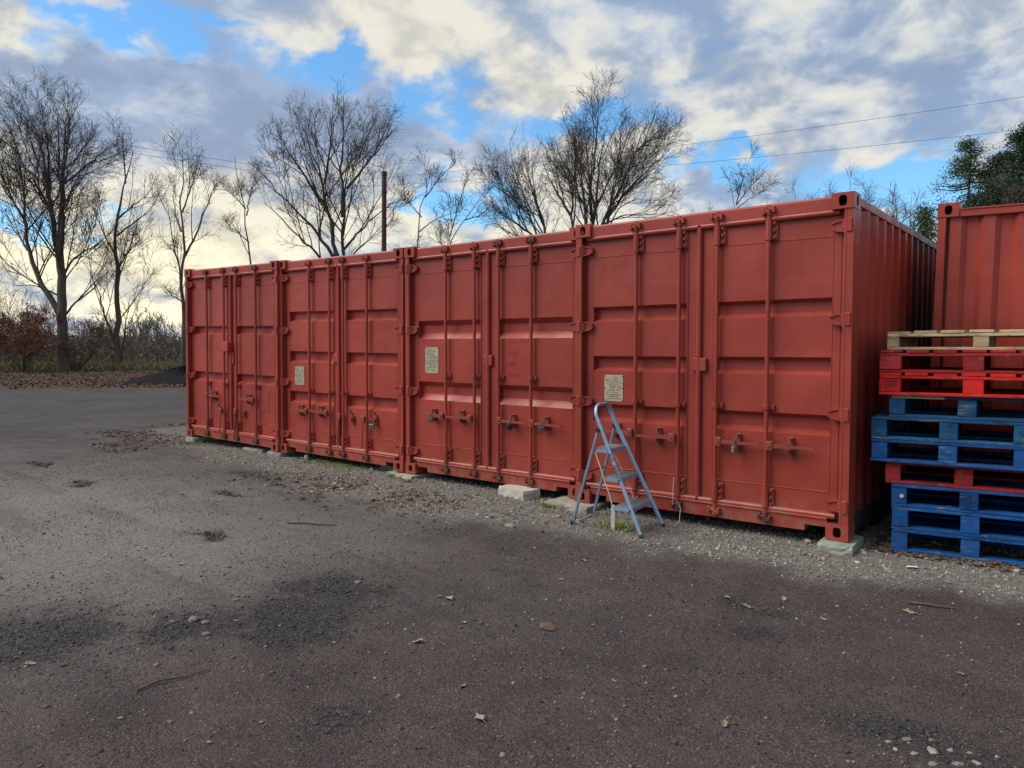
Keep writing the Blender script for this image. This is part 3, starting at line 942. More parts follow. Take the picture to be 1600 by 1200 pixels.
def container(n, place, cfg):
    qx, qy, qz, tilt = place
    x0 = -(4 - n) * W + qx
    root = empty('shipping_container', (x0 - HW * math.cos(tilt), qy, qz - HW * math.sin(tilt)), (0, -tilt, 0))
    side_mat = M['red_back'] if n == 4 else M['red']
    shell(root, L, side_mat, M['dark_rail'])
    for sx in (-1, 1):
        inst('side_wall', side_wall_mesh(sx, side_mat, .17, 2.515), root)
    inst('roof', roof_mesh(M['red']), root)
    MB().box(-1.11, 1.11, L - .06, L - .02, .12, 2.50).build('end_wall', M['red'], root)
    b = MB()
    b.prism([(.026, 2.466), (.026, 2.560), (.040, 2.577), (.16, 2.577), (.16, 2.466)], -1.058, 1.058, 'x')
    b.build('header', M['red'], root)
    b = MB()
    if cfg.get('notch', True):
        b.prism([(-1.058, .150), (1.058, .150), (1.058, .084), (.892, .084), (.892, .036), (-.892, .036), (-.892, .084), (-1.058, .084)], .028, .150)
    else:
        b.prism([(-1.058, .150), (1.058, .150), (1.058, .036), (-1.058, .036)], .028, .150)
    b.cbox(-1.058, 1.058, .018, .029, .140, .156, .003)
    b.build('sill', M['red'], root)
    doors = {}
    for s in (-1, 1):
        dr = inst('door', door_mesh(s, cfg['grooves']), root)
        doors[s] = dr
        b = MB()
        for z in (2.458, .168):
            b.tube([(s * .012, .046, z), (s * 1.112, .046, z)], .0245, 12)
        if s > 0:
            b.tube([(-.004, .050, .17), (-.004, .050, 2.456)], .024, 12)
        else:
            b.tube([(-.112, .062, .20), (-.112, .062, 2.43)], .006, 6)
        b.build('door_gasket', M['red'], dr, True)
        for i, z in enumerate((2.352, 1.655, .952, .258)):
            inst('hinge', HINGE, dr, (s * 1.160, 0, z + random.uniform(-.006, .006)), (0, 0, 0), (s, 1, 1))
        for k, u in enumerate(cfg['bars']):
            if (u > 0) != (s > 0):
                continue
            inst('locking_bar', BAR, dr, (u, 0, 0))
            inst('bar_bracket', BRACKET, dr, (u, 0, 2.368))
            inst('bar_bracket', BRACKET, dr, (u, 0, .252))
            inst('bar_guide', GUIDE, dr, (u, 0, cfg['guide'] + random.uniform(-.006, .006)))
            dk = k in cfg.get('dark_top', ())
            inst('bar_cam', CAM_DARK if dk else CAM_RED, dr, (u, 0, 2.520), (0, random.uniform(-.15, .15), 0), (1.15, 1, 1.15))
            inst('bar_cam', CAM_DARK if k in cfg.get('dark_bottom', ()) else CAM_RED, dr, (u, 0, .100), (0, random.uniform(-.15, .15), 0), (1.15, 1, -1.15))
            hd = cfg['handles'][k]
            if hd[0] == 'arm':
                inst('handle', HANDLE, dr, (u, 0, hd[2]), (0, random.uniform(-.03, .03) , 0), (hd[1], 1, 1))
                inst('handle_catch', CATCH, dr, (u + hd[1] * .190, 0, hd[2] + .012), (0, 0, 0), (hd[1], 1, 1))
            else:
                inst('handle', HANG, dr, (u + hd[1], 0, hd[2]), (0, random.uniform(-.05, .05), 0))
                for cu_, cz in hd[3]:
                    inst('handle_catch', LCATCH, dr, (cu_, 0, cz))
    for u0, u1, z0, z1, y0 in cfg['boxes']:
        MB().cbox(u0, u1, y0, .062, z0, z1, .006).build('lock_cover', M['red'], root)
    for i, p in enumerate(cfg.get('plates', ())):
        data_plate(root, *p, seed=n * 10 + i)
    for u0, u1, z0, z1 in cfg.get('painted_plates', ()):
        MB().cbox(u0, u1, .0605, .066, z0, z1, .001).build('painted_over_plate', M['red'], root)
    for u, z, sx_ in cfg.get('bolts', ()):
        MB().tube([(u, .066, z), (u, .050, z)], .014, 8).tube([(u + sx_, .066, z - .03), (u + sx_, .046, z - .032)], .012, 8).build('bolt', M['cam_steel'], root)
    root['group'] = 'red shipping containers with doors facing the yard'
    root['category'] = 'shipping container'
    root['label'] = cfg['label']
    return root

SM, DP = .034, .058
CFG = {
 4: dict(grooves=[(1.829, 1.692, SM, DP), (1.376, 1.238, SM, DP), (.934, .774, SM + .004, DP)], bars=(-.592, -.178, .160, .585), guide=.969,
         handles=[('arm', -1, .694), ('arm', -1, .680), ('arm', 1, .676), ('arm', 1, .674)], boxes=[(-.058, .068, 1.252, 1.364, .030)], plates=[(-.838, 1.082, .196, .240, 11)],
         dark_bottom=(1, 3), label='nearest red shipping container, a stepladder standing before its left door'),
 3: dict(grooves=[(1.752, 1.546, .066, .056), (1.064, .857, .066, .056)], bars=(-.597, -.177, .157, .580), guide=1.140,
         handles=[('arm', -1, .690), ('arm', -1, .694), ('arm', 1, .692), ('arm', 1, .694)], boxes=[(-.058, .056, 1.258, 1.372, .034)], plates=[(-.848, 1.305, .206, .292, 13)],
         dark_top=(2, 3), dark_bottom=(0, 1, 2, 3), label='red container third from left, two wide door grooves and a tall grey plate'),
 2: dict(grooves=[(1.905, 1.766, SM, DP), (1.380, 1.228, SM, DP), (.845, .686, SM + .004, DP)], bars=(-.580, -.160, .108, .554), guide=.872,
         handles=[('arm', -1, .592), ('arm', -1, .600), ('hang', -.055, .572, [(.270, .570)]), ('hang', -.040, .570, [(.700, .585)])], boxes=[(-.100, .010, 1.250, 1.362, .036)],
         plates=[(-.842, 1.050, .205, .246, 10)], dark_top=(1, 2), dark_bottom=(0, 1, 2, 3), bolts=[(.20, .645, .045), (.655, .650, .045)], label='red container second from left, two handles hanging down on its right door'),
 1: dict(grooves=[(1.718, 1.588, SM, DP), (1.028, .891, SM, DP)], bars=(-.627, -.153, .177, .667), guide=.862,
         handles=[('arm', 1, .675), ('hang', -.070, .470, []), ('hang', .000, .490, [(.345, .484)]), ('arm', -1, .675)], boxes=[(-.125, .030, 1.346, 1.486, -.030), (-.060, .065, 1.16, 1.34, .046)],
         dark_top=(0, 1, 2, 3), dark_bottom=(0, 1, 2, 3), notch=False, painted_plates=[(.70, .92, .52, .80), (-.36, -.22, 1.15, 1.50)],
         bolts=[(-.47, .745, .055), (-.37, .54, .055), (-.27, .44, .03)], label='red shipping container at the far left end, boxy lock cover on doors'),
}
PLACE = {4: (0, 0, 0, 0), 3: (.0206, .0929, .0015, -.0043), 2: (-.0177, .0863, .0124, -.0131), 1: (-.0045, .0485, .0438, -.0179)}
CONT = {n: container(n, PLACE[n], CFG[n]) for n in (4, 3, 2, 1)}
# letters painted over on the third container, still standing proud
for i, (txt, z, sz_) in enumerate((('MAX.GW', 1.495, .066), ('TARE', 1.375, .060), ('NET', 1.262, .060), ('CU.M', 1.150, .060))):
    inst('raised_lettering', text_mesh('raised_lettering', txt, sz_, .0016, M['red']), CONT[3], (.245, .0640, z), (math.pi / 2, 0, 0))

# the container behind the pallets: blank corrugated end towards the yard
r5 = empty('shipping_container', (.235 + HW, 1.56, .075), (0, R(1.2), 0))
shell(r5, L, M['red'], M['dark_rail'])
for sx in (-1, 1):
    inst('side_wall', side_wall_mesh(sx, M['red'], .17, 2.515), r5)
inst('roof', roof_mesh(M['red']), r5)
b = MB()
pts = corrugated(-1.125, 1.125, .030, .066, .15, 2.48, .246, .085, .078)
for (a, ya), (c_, yc) in zip(pts[:-1], pts[1:]):
    b.add([(a, ya, .15), (c_, yc, .15), (c_, yc, 2.48), (a, ya, 2.48)], [(0, 1, 2, 3)])
b.build('end_wall', M['red'], r5)
MB().cbox(-1.057, 1.057, .006, .10, 2.468, 2.536, .005).cbox(-1.057, 1.057, -.002, .03, 2.526, 2.540, .003).build('header', M['red'], r5)
MB().cbox(-1.057, 1.057, .010, .14, .02, .15, .005).build('sill', M['red'], r5)
MB().box(-1.11, 1.11, L - .06, L - .02, .12, 2.50).build('end_wall', M['red'], r5)
tag(r5, 'red shipping container on the right, behind the pallets, with a blank corrugated end', 'shipping container')

# ------------------------------------------------------------------ concrete blocks under the castings
def block(x, y, ztop, w_, d_, rz, mm, label, h_=None, seed=0):
    rr = random.Random(seed)
    zg = float(ground_z(np.array([x]), np.array([y]))[0]) - .03
    h_ = h_ or (ztop - zg)
    n = 5
    b = MB()
    # chipped block: subdivided box with worn edges
    nxs, nys, nzs = 7, 5, 4
    def P(i, j, k):
        u, v, t_ = i / nxs * 2 - 1, j / nys * 2 - 1, k / nzs * 2 - 1
        ed = (abs(u) > .99) + (abs(v) > .99) + (abs(t_) > .99)
        s = 1 - (.012 + rr.uniform(0, .03)) * max(0, ed - 1)
        jx, jy = rr.uniform(-.004, .004), rr.uniform(-.004, .004)
        return (u * w_ / 2 * s + jx, v * d_ / 2 * s + jy, (t_ + 1) / 2 * h_ - (rr.uniform(.0, .008) if t_ > .99 else 0))
    vid = {}
    for i in range(nxs + 1):
        for j in range(nys + 1):
            for k in range(nzs + 1):
                if i in (0, nxs) or j in (0, nys) or k in (0, nzs):
                    vid[(i, j, k)] = len(b.v)
                    b.v.append(P(i, j, k))
    for i in range(nxs):
        for j in range(nys):
            for k in (0, nzs):
                b.f.append((vid[(i, j, k)], vid[(i + 1, j, k)], vid[(i + 1, j + 1, k)], vid[(i, j + 1, k)]))
    for i in range(nxs):
        for k in range(nzs):
            for j in (0, nys):
                b.f.append((vid[(i, j, k)], vid[(i + 1, j, k)], vid[(i + 1, j, k + 1)], vid[(i, j, k + 1)]))
    for j in range(nys):
        for k in range(nzs):
            for i in (0, nxs):
                b.f.append((vid[(i, j, k)], vid[(i, j + 1, k)], vid[(i, j + 1, k + 1)], vid[(i, j, k + 1)]))
    o = b.build('concrete_block', mm, None, False, (x, y, ztop - h_), (0, 0, R(rz)))
    tag(o, label, 'concrete block', 'concrete blocks under the containers')
block(-.075, .10, -.004, .25, .44, 3, M['concrete_green'], 'greenish block carrying the right front corner of the nearest container', seed=1)
block(-2.44, .06, -.004, .50, .44, -2, M['concrete'], 'mossy pale block behind the ladder, carrying the corner between two containers', seed=2)
block(-3.15, .045, .045, .42, .22, -14, M['concrete_pale'], 'loose pale rectangular block lying before the third container, carrying nothing', .13, seed=3)
block(-4.78, .20, .004, .26, .46, 2, M['concrete'], 'pale block under the left front corner of the third container', seed=4)
block(-5.03, .22, .002, .22, .34, -3, M['concrete_green'], 'grey block under the right front corner of the second container', seed=5)
block(-5.36, .40, .030, .24, .30, 4, M['concrete_green'], 'dark grey block set back under the second container sill', .11, seed=6)
block(-7.42, .24, .040, .30, .40, 3, M['concrete_green'], 'damp grey block under the left front corner of the second container', seed=7)
block(-8.02, .22, .035, .46, .26, 5, M['concrete_green'], 'green stained block lying before the sill of the leftmost container', .10, seed=8)
block(-9.62, .20, .085, .26, .36, 0, M['concrete_green'], 'block under the far left front corner of the container row', seed=9)

# ------------------------------------------------------------------ stepladder
LO = Vector((-1.73, -.40, -.085))
lad = empty('stepladder', LO)
tag(lad, 'blue grey folding stepladder with three treads standing before the nearest container', 'stepladder')
def lp(*pts):
    return [tuple(Vector(p) - LO) for p in pts]
def arc(p0, p1, p2, n=6):
    return [tuple((1 - t_) ** 2 * p0[i] + 2 * t_ * (1 - t_) * p1[i] + t_ ** 2 * p2[i] for i in range(3)) for t_ in [k / n for k in range(n + 1)]]
NF, FF = (-1.380, -.632, -.062), (-1.428, -.168, -.062)
NT_, FT_ = (-1.838, -.552, .840), (-1.862, -.262, .840)
top = arc((-1.860, -.550, .885), (-1.890, -.530, .968), (-1.885, -.460, .972)) + arc((-1.890, -.350, .972), (-1.898, -.280, .968), (-1.880, -.262, .885))
MB().tube(lp(NF, NT_, *top, FT_, FF), .0135, 10, flat=1.35).build('front_frame', M['ladder'], lad, True)
for a, b_, c_ in (((-2.062, -.612, -.070), (-1.830, -.566, .765), 'n'), ((-2.128, -.172, -.070), (-1.858, -.248, .775), 'f')):
    MB().tube(lp(a, b_), .0115, 8, flat=1.25).build('rear_leg', M['ladder_rear'], lad, True)
    MB().tube(lp((b_[0], b_[1] - .018, b_[2]), (b_[0], b_[1] + .018, b_[2])), .019, 10).build('pivot_knob', M['black'], lad)
    q = Vector(a)
    MB().tube(lp(q + Vector((.006, 0, .05)), q + Vector((-.004, 0, -.010))), .0155, 8).build('foot_cap', M['black'], lad)
MB().tube(lp((-2.058, -.610, -.058), (-2.124, -.174, -.058)), .0095, 8).build('rear_bar', M['ladder_rear'], lad, True)
MB().tube(lp((-1.935, -.592, .400), (-1.986, -.212, .400)), .006, 6).build('brace_rod', M['black'], lad, True)
for f, dirx in ((NF, .02), (FF, .02)):
    q = Vector(f)
    dv = (Vector(NT_) - Vector(NF)).normalized()
    MB().tube(lp(q + dv * .028, q - dv * .030), .0185, 8).build('foot_cap', M['black'], lad)
for zz, xr, yn, yf, dpt in ((.606, -1.712, -.566, -.244, .150), (.377, -1.595, -.590, -.216, .160), (.150, -1.480, -.612, -.190, .172)):
    xl = xr - dpt
    b = MB()
    st = MB()
    sh = -.050
    def Q(x, y, z):
        return (x + sh * (y - yn) / (yf - yn) - LO.x, y - LO.y, z - LO.z)
    for x0_, x1_, y0_, y1_ in ((xl, xr, yn, yn + .020), (xl, xr, yf - .020, yf), (xr - .020, xr, yn + .020, yf - .020), (xl, xl + .020, yn + .020, yf - .020)):
        vs_ = [Q(a_, b2, z_) for z_ in (zz - .026, zz + .002) for a_, b2 in ((x0_, y0_), (x1_, y0_), (x1_, y1_), (x0_, y1_))]
        b.add(vs_, [(0, 3, 2, 1), (4, 5, 6, 7), (0, 1, 5, 4), (1, 2, 6, 5), (2, 3, 7, 6), (3, 0, 4, 7)])
    stp = b.build('step', M['ladder'], lad)
    tb = MB()
    nr = 12
    for k in range(nr):
        xa, xb = xl + .008 + (dpt - .016) * k / nr, xl + .008 + (dpt - .016) * (k + .72) / nr
        vs_ = [Q(a_, b2, z_) for z_ in (zz + .001, zz + .008) for a_, b2 in ((xa, yn + .008), (xb, yn + .008), (xb, yf - .008), (xa, yf - .008))]
        tb.add(vs_, [(0, 3, 2, 1), (4, 5, 6, 7), (0, 1, 5, 4), (1, 2, 6, 5), (2, 3, 7, 6), (3, 0, 4, 7)])
    vs_ = [Q(a_, b2, z_) for z_ in (zz - .008, zz + .004) for a_, b2 in ((xl + .006, yn + .006), (xr - .006, yn + .006), (xr - .006, yf - .006), (xl + .006, yf - .006))]
    tb.add(vs_, [(0, 3, 2, 1), (4, 5, 6, 7), (0, 1, 5, 4), (1, 2, 6, 5), (2, 3, 7, 6), (3, 0, 4, 7)])
    tb.build('tread', M['tread'], stp)
    MB().tube([Q(xr - .012, yn - .016, zz - .012), Q(xr - .012, yn + .022, zz - .012)], .011, 8).build('rivet', M['black'], stp)
    MB().tube([Q(xr - .012, yf - .02, zz - .012), Q(xr - .012, yf + .016, zz - .012)], .011, 8).build('rivet', M['black'], stp)
for pts_ in (((-1.855, -.572, .580), (-1.800, -.585, .470), (-1.752, -.600, .368), (-1.715, -.605, .290), (-1.690, -.610, .240), (-1.655, -.615, .140)),
             ((-1.890, -.250, .580), (-1.830, -.235, .460), (-1.790, -.222, .372), (-1.740, -.212, .270), (-1.690, -.200, .140))):
    MB().tube(lp(*pts_), .0042, 6).build('cord', M['cord'], lad, True)
# lettering along the near stile
tm = text_mesh('stile_lettering', 'AVT   EVENTS', .040, .0006, M['black'])
dv = (Vector(NF) - Vector(NT_)).normalized()
upv = Vector((0, -1, 0)).cross(dv).normalized()
nv = dv.cross(upv)
o = inst('lettering', tm, lad)
mm_ = Matrix((dv, upv, nv)).transposed().to_4x4()
stp_pos = Vector(NT_) + (Vector(NF) - Vector(NT_)) * .285 + Vector((0, -.0145, 0)) - upv * .012 - LO
mm_.translation = stp_pos
o.matrix_local = mm_

# white strip and cord dropped by the ladder
b = MB()
b.prism([(-.017, 0), (.017, 0), (.013, .24), (-.015, .24)], -.002, .002)
o = b.build('plastic_strip', M['strip'], None, False, (-1.700, -.545, -.085), (R(4), R(2), R(20)))
tag(o, 'white plastic strip standing upright behind the lowest ladder tread', 'plastic strip')
zc = -.07
o = MB().tube([(-1.66, -.53, .10), (-1.61, -.50, .02), (-1.58, -.49, -.04), (-1.62, -.52, -.066), (-1.70, -.55, -.066), (-1.76, -.56, -.064)], .0042, 6).build('cord', M['cord'], None, True)
tag(o, 'pale cord hanging from the lowest ladder tread to the gravel', 'cord')
o = MB().tube([(-1.418, .000, .34), (-1.425, -.004, .22), (-1.420, -.010, .10), (-1.375, -.016, .13), (-1.345, -.020, .08), (-1.335, -.06, -.03), (-1.37, -.12, -.068), (-1.31, -.16, -.070), (-1.27, -.20, -.070)], .0028, 6).build('cord', M['cord'], None, True)
tag(o, 'thin pale cord looped on a locking bar and trailing to the ground', 'cord')

# ------------------------------------------------------------------ padlocks
def padlock(n, u, z, mm, label, rz=0, tilt=0.0, sc=1.0):
    root = CONT[n]
    q = root.matrix_basis @ Vector((u, -.022, z))
    t_ = empty('padlock', q, (tilt, 0, R(rz)))
    t_.scale = (sc, sc, sc)
    MB().cbox(-.026, .026, -.012, .012, -.078, -.026, .004).build('body', mm, t_)
    MB().tube([(-.016, 0, -.03), (-.016, 0, -.004)] + [(.016 * math.cos(a_), 0, .016 * math.sin(a_)) for a_ in [math.pi * (1 - k / 8) for k in range(9)]] + [(.016, 0, -.004), (.016, 0, -.03)], .005, 8).build('shackle', M['steel'], t_, True)
    tag(t_, label, 'padlock', 'padlocks on the door handles')
padlock(3, -.790, .690, M['steel'], 'silver padlock on the leftmost handle of the third container', 35, .2)
padlock(3, .345, .690, M['black'], 'black padlock hanging on the third handle of the third container', 70)
padlock(3, .745, .690, M['steel'], 'silver padlock on the rightmost handle of the third container', 40, .3)
padlock(4, .345, .676, M['steel'], 'small silver padlock on the third handle of the nearest container', 75)
padlock(2, .690, .560, M['steel'], 'large pale padlock hanging open on the right door of the second container', 20, .2, 1.35)

# ------------------------------------------------------------------ pallets
def pallet(name_label, x, y, z, w_, d_, h_, mat_, rz, ends=False, wb=.105, wm=.115, grp='pallets in the stack', seed=0, patches=()):
    rr = random.Random(seed)
    root = empty('pallet', (x, y, z), (0, 0, R(rz)))
    tag(root, name_label, 'pallet', grp)
    tb, td = .021, .021
    hb = h_ - tb - td - (.021 if ends else 0)
    jig = lambda a=.004: rr.uniform(-a, a)
    def board(nm, x0, x1, y0, y1, z0, z1, m_=None):
        me = MB().cbox(-(x1 - x0) / 2, (x1 - x0) / 2, -(y1 - y0) / 2, (y1 - y0) / 2, -(z1 - z0) / 2, (z1 - z0) / 2, .003).mesh(nm, m_ or mat_)
        return inst(nm, me, root, ((x0 + x1) / 2 + jig(), (y0 + y1) / 2 + jig(), (z0 + z1) / 2), (jig(.006), jig(.003), jig(.006)))
    xs = [(0, wb), (w_ / 2 - wm / 2, w_ / 2 + wm / 2), (w_ - wb, w_)]
    ys = [(0, .105), (d_ / 2 - .06, d_ / 2 + .06), (d_ - .105, d_)]
    # bottom boards: three along the front plus side runners
    for a, b_ in ys:
        board('bottom_board', 0, w_, a, b_, 0, tb)
    for a, b_ in xs:
        for (p0, p1), (q0, q1) in zip(ys, ys):
            bk = board('block', a, b_, p0 + .002, p1 - .002, tb + .0015, tb + hb - .0015)
    z1 = tb + hb
    if ends:
        for a, b_ in ys:
            board('stringer_board', 0, w_, a, b_, z1, z1 + .021)
        z1 += .021
        nb = 7
        gap_ = .028
        bw = (w_ - gap_ * (nb - 1)) / nb
        for i in range(nb):
            x0 = i * (bw + gap_)
            board('deck_board', x0, x0 + bw, jig(.012) + .006, d_, z1 + .001, z1 + td + jig(.002))
    else:
        nb = 7
        gap_ = .018
        bw = (d_ - gap_ * (nb - 1)) / nb
        for i in range(nb):
            y0 = i * (bw + gap_)
            board('deck_board', 0, w_, y0, y0 + bw, z1 + .001, z1 + td)
    return root
HP = .1662
Z0 = -.066
LAY = [
 ('bright blue pallet resting on the gravel, lowest of the stack', .250, .22, 1.0, 1.18, 'pallet_blue', 7.5, False, .105, .115),
 ('bright blue pallet, second from the bottom of the stack', .248, .22, 1.0, 1.18, 'pallet_blue', 7.8, False, .105, .115),
 ('bright blue pallet with round knot on its corner, just under the faded red one', .236, .23, 1.0, 1.18, 'pallet_blue', 8.0, False, .10, .115),
 ('faded red pallet wedged between blue pallets low in the stack', .192, .26, 1.0, 1.18, 'pallet_dull_red', 7.0, False, .10, .115),
 ('blue pallet jutting out to the left, lower of two, above the faded red one', .099, .20, 1.0, .85, 'pallet_blue', 5.6, False, .105, .115),
 ('faded blue pallet jutting out to the left, upper of two, with pale worn edge', .097, .20, 1.0, .85, 'pallet_pale_blue', 5.6, False, .105, .115),
 ('dull blue pallet set back under the red pallets, with bare wood edge', .202, .27, 1.0, .95, 'pallet_pale_blue', 4.0, False, .105, .115),
 ('bright red pallet with black letters, lower of two near the top', .139, .24, 1.2, 1.0, 'pallet_red', 3.5, True, .145, .125),
 ('dark red pallet right under the bare wooden one', .137, .25, 1.2, 1.0, 'pallet_dull_red', 3.5, True, .145, .125),
 ('bare wooden pallet lying on top of the stack', .175, .30, 1.2, 1.0, 'wood', 3.0, True, .080, .095)]
PAL = []
for i, (lab, x, y, w_, d_, mk_, rz, ends, wb, wm) in enumerate(LAY):
    h_ = HP - .002 if i < 9 else .140
    PAL.append(pallet(lab, x, y, Z0 + HP * i, w_, d_, h_, M[mk_], rz, ends, wb, wm, seed=i))
def copy_tree(o, parent=None):
    c_ = o.copy()
    col.objects.link(c_)
    c_.parent = parent
    for ch in [q for q in o.children]:
        copy_tree(ch, c_)
    return c_
for i in range(9):  # unseen second stack, added to keep side light out of the pallet gaps
    c_ = copy_tree(PAL[i])
    c_.location = (PAL[i].location.x + 1.36 - .1 * (i > 6), PAL[i].location.y + .17, PAL[i].location.z)
    c_['label'] = ('lowest', 'second lowest', 'third lowest', 'fourth lowest', 'middle', 'fourth topmost', 'third topmost', 'second topmost', 'topmost')[i] + ' painted pallet of an unseen stack added to shade the visible one'
    c_['group'] = 'pallets in the unseen stack added for shade'
inst('lettering', text_mesh('pallet_lettering', 'L P R', .036, .0004, M['pallet_ink']), PAL[7], (.035, -.0022, .062), (math.pi / 2, 0, 0))
MB().box(.028, .118, -.0030, .0, .104, .110).build('printed_line', M['pallet_ink'], PAL[7])
MB().tube([(.072, -.006, .082), (.072, .010, .082)], .014, 12).build('knot', M['wood'], PAL[2])
MB().cbox(.02, .36, -.004, .05, HP - .026, HP - .0015, .002).build('bare_edge', M['wood'], PAL[6])

# ------------------------------------------------------------------ small things on the ground
def gz1(x, y):
    return float(ground_z(np.array([x]), np.array([y]))[0])
def leaf_outline(lobes=5, w_=.5):
    pts = []
    n = lobes * 4
    right = []
    for i in range(n + 1):
        t_ = i / n
        base = math.sin(math.pi * min(1, t_ * 1.05)) ** .7 * w_
        lob = .72 + .28 * math.cos(t_ * lobes * 2 * math.pi)
        right.append((max(.01, base * lob * .5), t_))
    return right
def leaf(x, y, s, rz, mm, label, curl=.25, seed=0, grp='dry leaves lying on the dirt'):
    rr = random.Random(seed)
    out = leaf_outline(rr.choice((3, 4, 4)), rr.uniform(.5, .75))
    b = MB()
    vs_, fs_ = [], []
    for hw, t_ in out:
        zz = curl * s * ((t_ - .5) ** 2) * 1.6
        for sx in (-1, -.0, 1):
            vs_.append((sx * hw * s, (t_ - .5) * s, zz + abs(sx) * hw * s * (.35 + .3 * math.sin(5 * t_ + seed)) + .002))
    for i in range(len(out) - 1):
        for k in (0, 1):
            fs_.append((3 * i + k, 3 * i + k + 1, 3 * i + k + 4, 3 * i + k + 3))
    b.add(vs_, fs_)
    b.tube([(0, -.5 * s, curl * s * .4 + .002), (rr.uniform(-.1, .1) * s, -.72 * s, .003)], .0012, 4)
    o = b.build('fallen_leaf', mm, None, False, (x, y, gz1(x, y) + .003), (rr.uniform(-.15, .15), rr.uniform(-.15, .15), R(rz)))
    tag(o, label, 'leaf', grp)
leaf(-.520, -3.579, .085, 60, M['big_leaf_pale'], 'pale lobed leaf lying alone on the brown dirt in the foreground', seed=1)
leaf(-.300, -1.530, .080, 40, M['big_leaf_pale'], 'greyish curled leaf left of the tan leaf on the right side dirt', seed=2)
leaf(-.150, -1.600, .082, 100, M['big_leaf'], 'tan leaf beside the small dark stony spot on the right', seed=3)
leaf(.615, -1.110, .085, 75, M['big_leaf'], 'orange tan oak leaf just below the gravel edge near the pallets', seed=4)
leaf(-.02, -1.36, .075, 20, M['big_leaf_pale'], 'flat grey leaf near the gravel edge before the nearest container', seed=5)
leaf(-1.62, -2.60, .075, 70, M['big_leaf_pale'], 'pale leaf at the right rim of the dark gravel patches', seed=6)
leaf(-1.30, -3.18, .070, 120, M['big_leaf_pale'], 'pale leaf between the dark gravel patches and the brown dirt', seed=7)
leaf(-.78, -3.40, .05, 10, M['big_leaf'], 'small tan leaf left of the lone foreground leaf', seed=8)
leaf(-3.60, -3.25, .075, 30, M['big_leaf_pale'], 'pale leaf on the grey ground left of the dark patches', seed=9)
leaf(-5.9, -2.05, .085, 80, M['big_leaf'], 'tan leaf between the small potholes on the far left', seed=10)
leaf(-2.55, -4.55, .06, 150, M['big_leaf_pale'], 'small pale leaf in the leftmost dark gravel patch', seed=11)
leaf(.30, -3.02, .06, 200, M['big_leaf'], 'small brown leaf near the stony patch at lower right', seed=12)
k = 20
for i in range(16):
    x, y = random.uniform(-3.6, 1.2), random.uniform(-3.6, -1.1)
    leaf(x, y, random.uniform(.03, .05), random.uniform(0, 360), random.choice((M['big_leaf'], M['big_leaf_pale'])), 'tiny dry leaf fragment on the open dirt', .3, k + i, 'tiny leaf fragments on the dirt')

def rock(x, y, s, sq, mm, label, seed, grp=None, cat='stone', name='stone'):
    rr = np.random.default_rng(seed)
    V = ICO_V * (1 + rr.uniform(-.22, .22, (12, 1))) * s * np.array(sq)
    import bmesh
    bm = bmesh.new()
    vv = [bm.verts.new(p) for p in V]
    for f in ICO_F:
        bm.faces.new([vv[i] for i in f])
    bmesh.ops.subdivide_edges(bm, edges=bm.edges, cuts=1, use_grid_fill=True, smooth=.7)
    me = bpy.data.meshes.new(name)
    bm.to_mesh(me)
    bm.free()
    me.materials.append(mm)
    o = inst(name, me, None, (x, y, gz1(x, y) + s * sq[2] * .45), (0, 0, rr.uniform(0, 6)))
    tag(o, label, cat, grp)
rock(-2.05, .06, .042, (1, .8, .8), M['stone'], 'pale round stone between the ladder legs near the block', 1)
rock(.12, -.02, .030, (1, .8, .7), M['stone'], 'pale stone beside the block at the nearest container corner', 2)
rock(-6.78, .12, .055, (1, .8, 1.0), M['stone'], 'pale upright stone before the sill of the second container', 3)
rock(-2.42, -1.0, .05, (1.2, .8, .4), M['stone'], 'flat pale stone in the gravel left of the ladder', 4)
rock(-.30, .05, .035, (1, .8, .7), M['stone'], 'brownish stone under the right end of the nearest container', 5)
rock(-.880, -2.592, .055, (1.2, .8, .35), M['brick'], 'flat reddish brick piece trodden into the dirt', 6, cat='brick piece', name='brick_piece')
for i, (dx, dy, s) in enumerate(((0, 0, .035), (-.10, .06, .024), (.09, -.04, .028), (-.05, -.07, .022), (.05, .07, .02), (.14, .03, .022), (-.15, -.01, .02), (.02, -.11, .026), (.20, .10, .018), (-.02, .12, .018), (.11, .09, .016), (-.11, -.08, .016))):
    rock(.99 + dx, -2.70 + dy, s * .68, (1.3, .85, .35), M['stone'], 'pale pebble in the stony patch at the lower right', 30 + i, 'pebbles in the stony patch')
for i, (x, y, s) in enumerate(((-2.55, -3.72, .030), (-2.46, -3.70, .022), (-2.28, -3.80, .020), (-2.60, -3.82, .018), (-2.62, -3.42, .018), (-2.33, -2.72, .022))):
    rock(x, y, s, (1.1, .9, .6), M['stone'], 'pale pebble lying in the dark gravel patches', 50 + i, 'pebbles in the dark patches')
def stick(pts, r, label):
    pts = [(x, y, gz1(x, y) + .008 + h_) for x, y, h_ in pts]
    o = MB().tube(pts, [r, r * 1.05, r * .9, r * .5][:len(pts)], 6).build('stick', M['stick'], None, True)
    tag(o, label, 'stick', 'sticks lying about the yard')
stick([(-1.86, -4.36, 0), (-1.87, -4.26, .004), (-1.83, -4.15, .002), (-1.82, -4.03, 0)], .005, 'dark curved stick on the grey ground at lower left')
stick([(.58, -.95, 0), (.66, -.925, .004), (.74, -.905, .002), (.83, -.87, 0)], .007, 'straight brown stick at the gravel edge near the pallets')
stick([(-4.0, -2.1, 0), (-3.85, -2.02, .004), (-3.72, -1.97, .002), (-3.60, -1.90, 0)], .007, 'thin dark stick lying before the second and third containers')
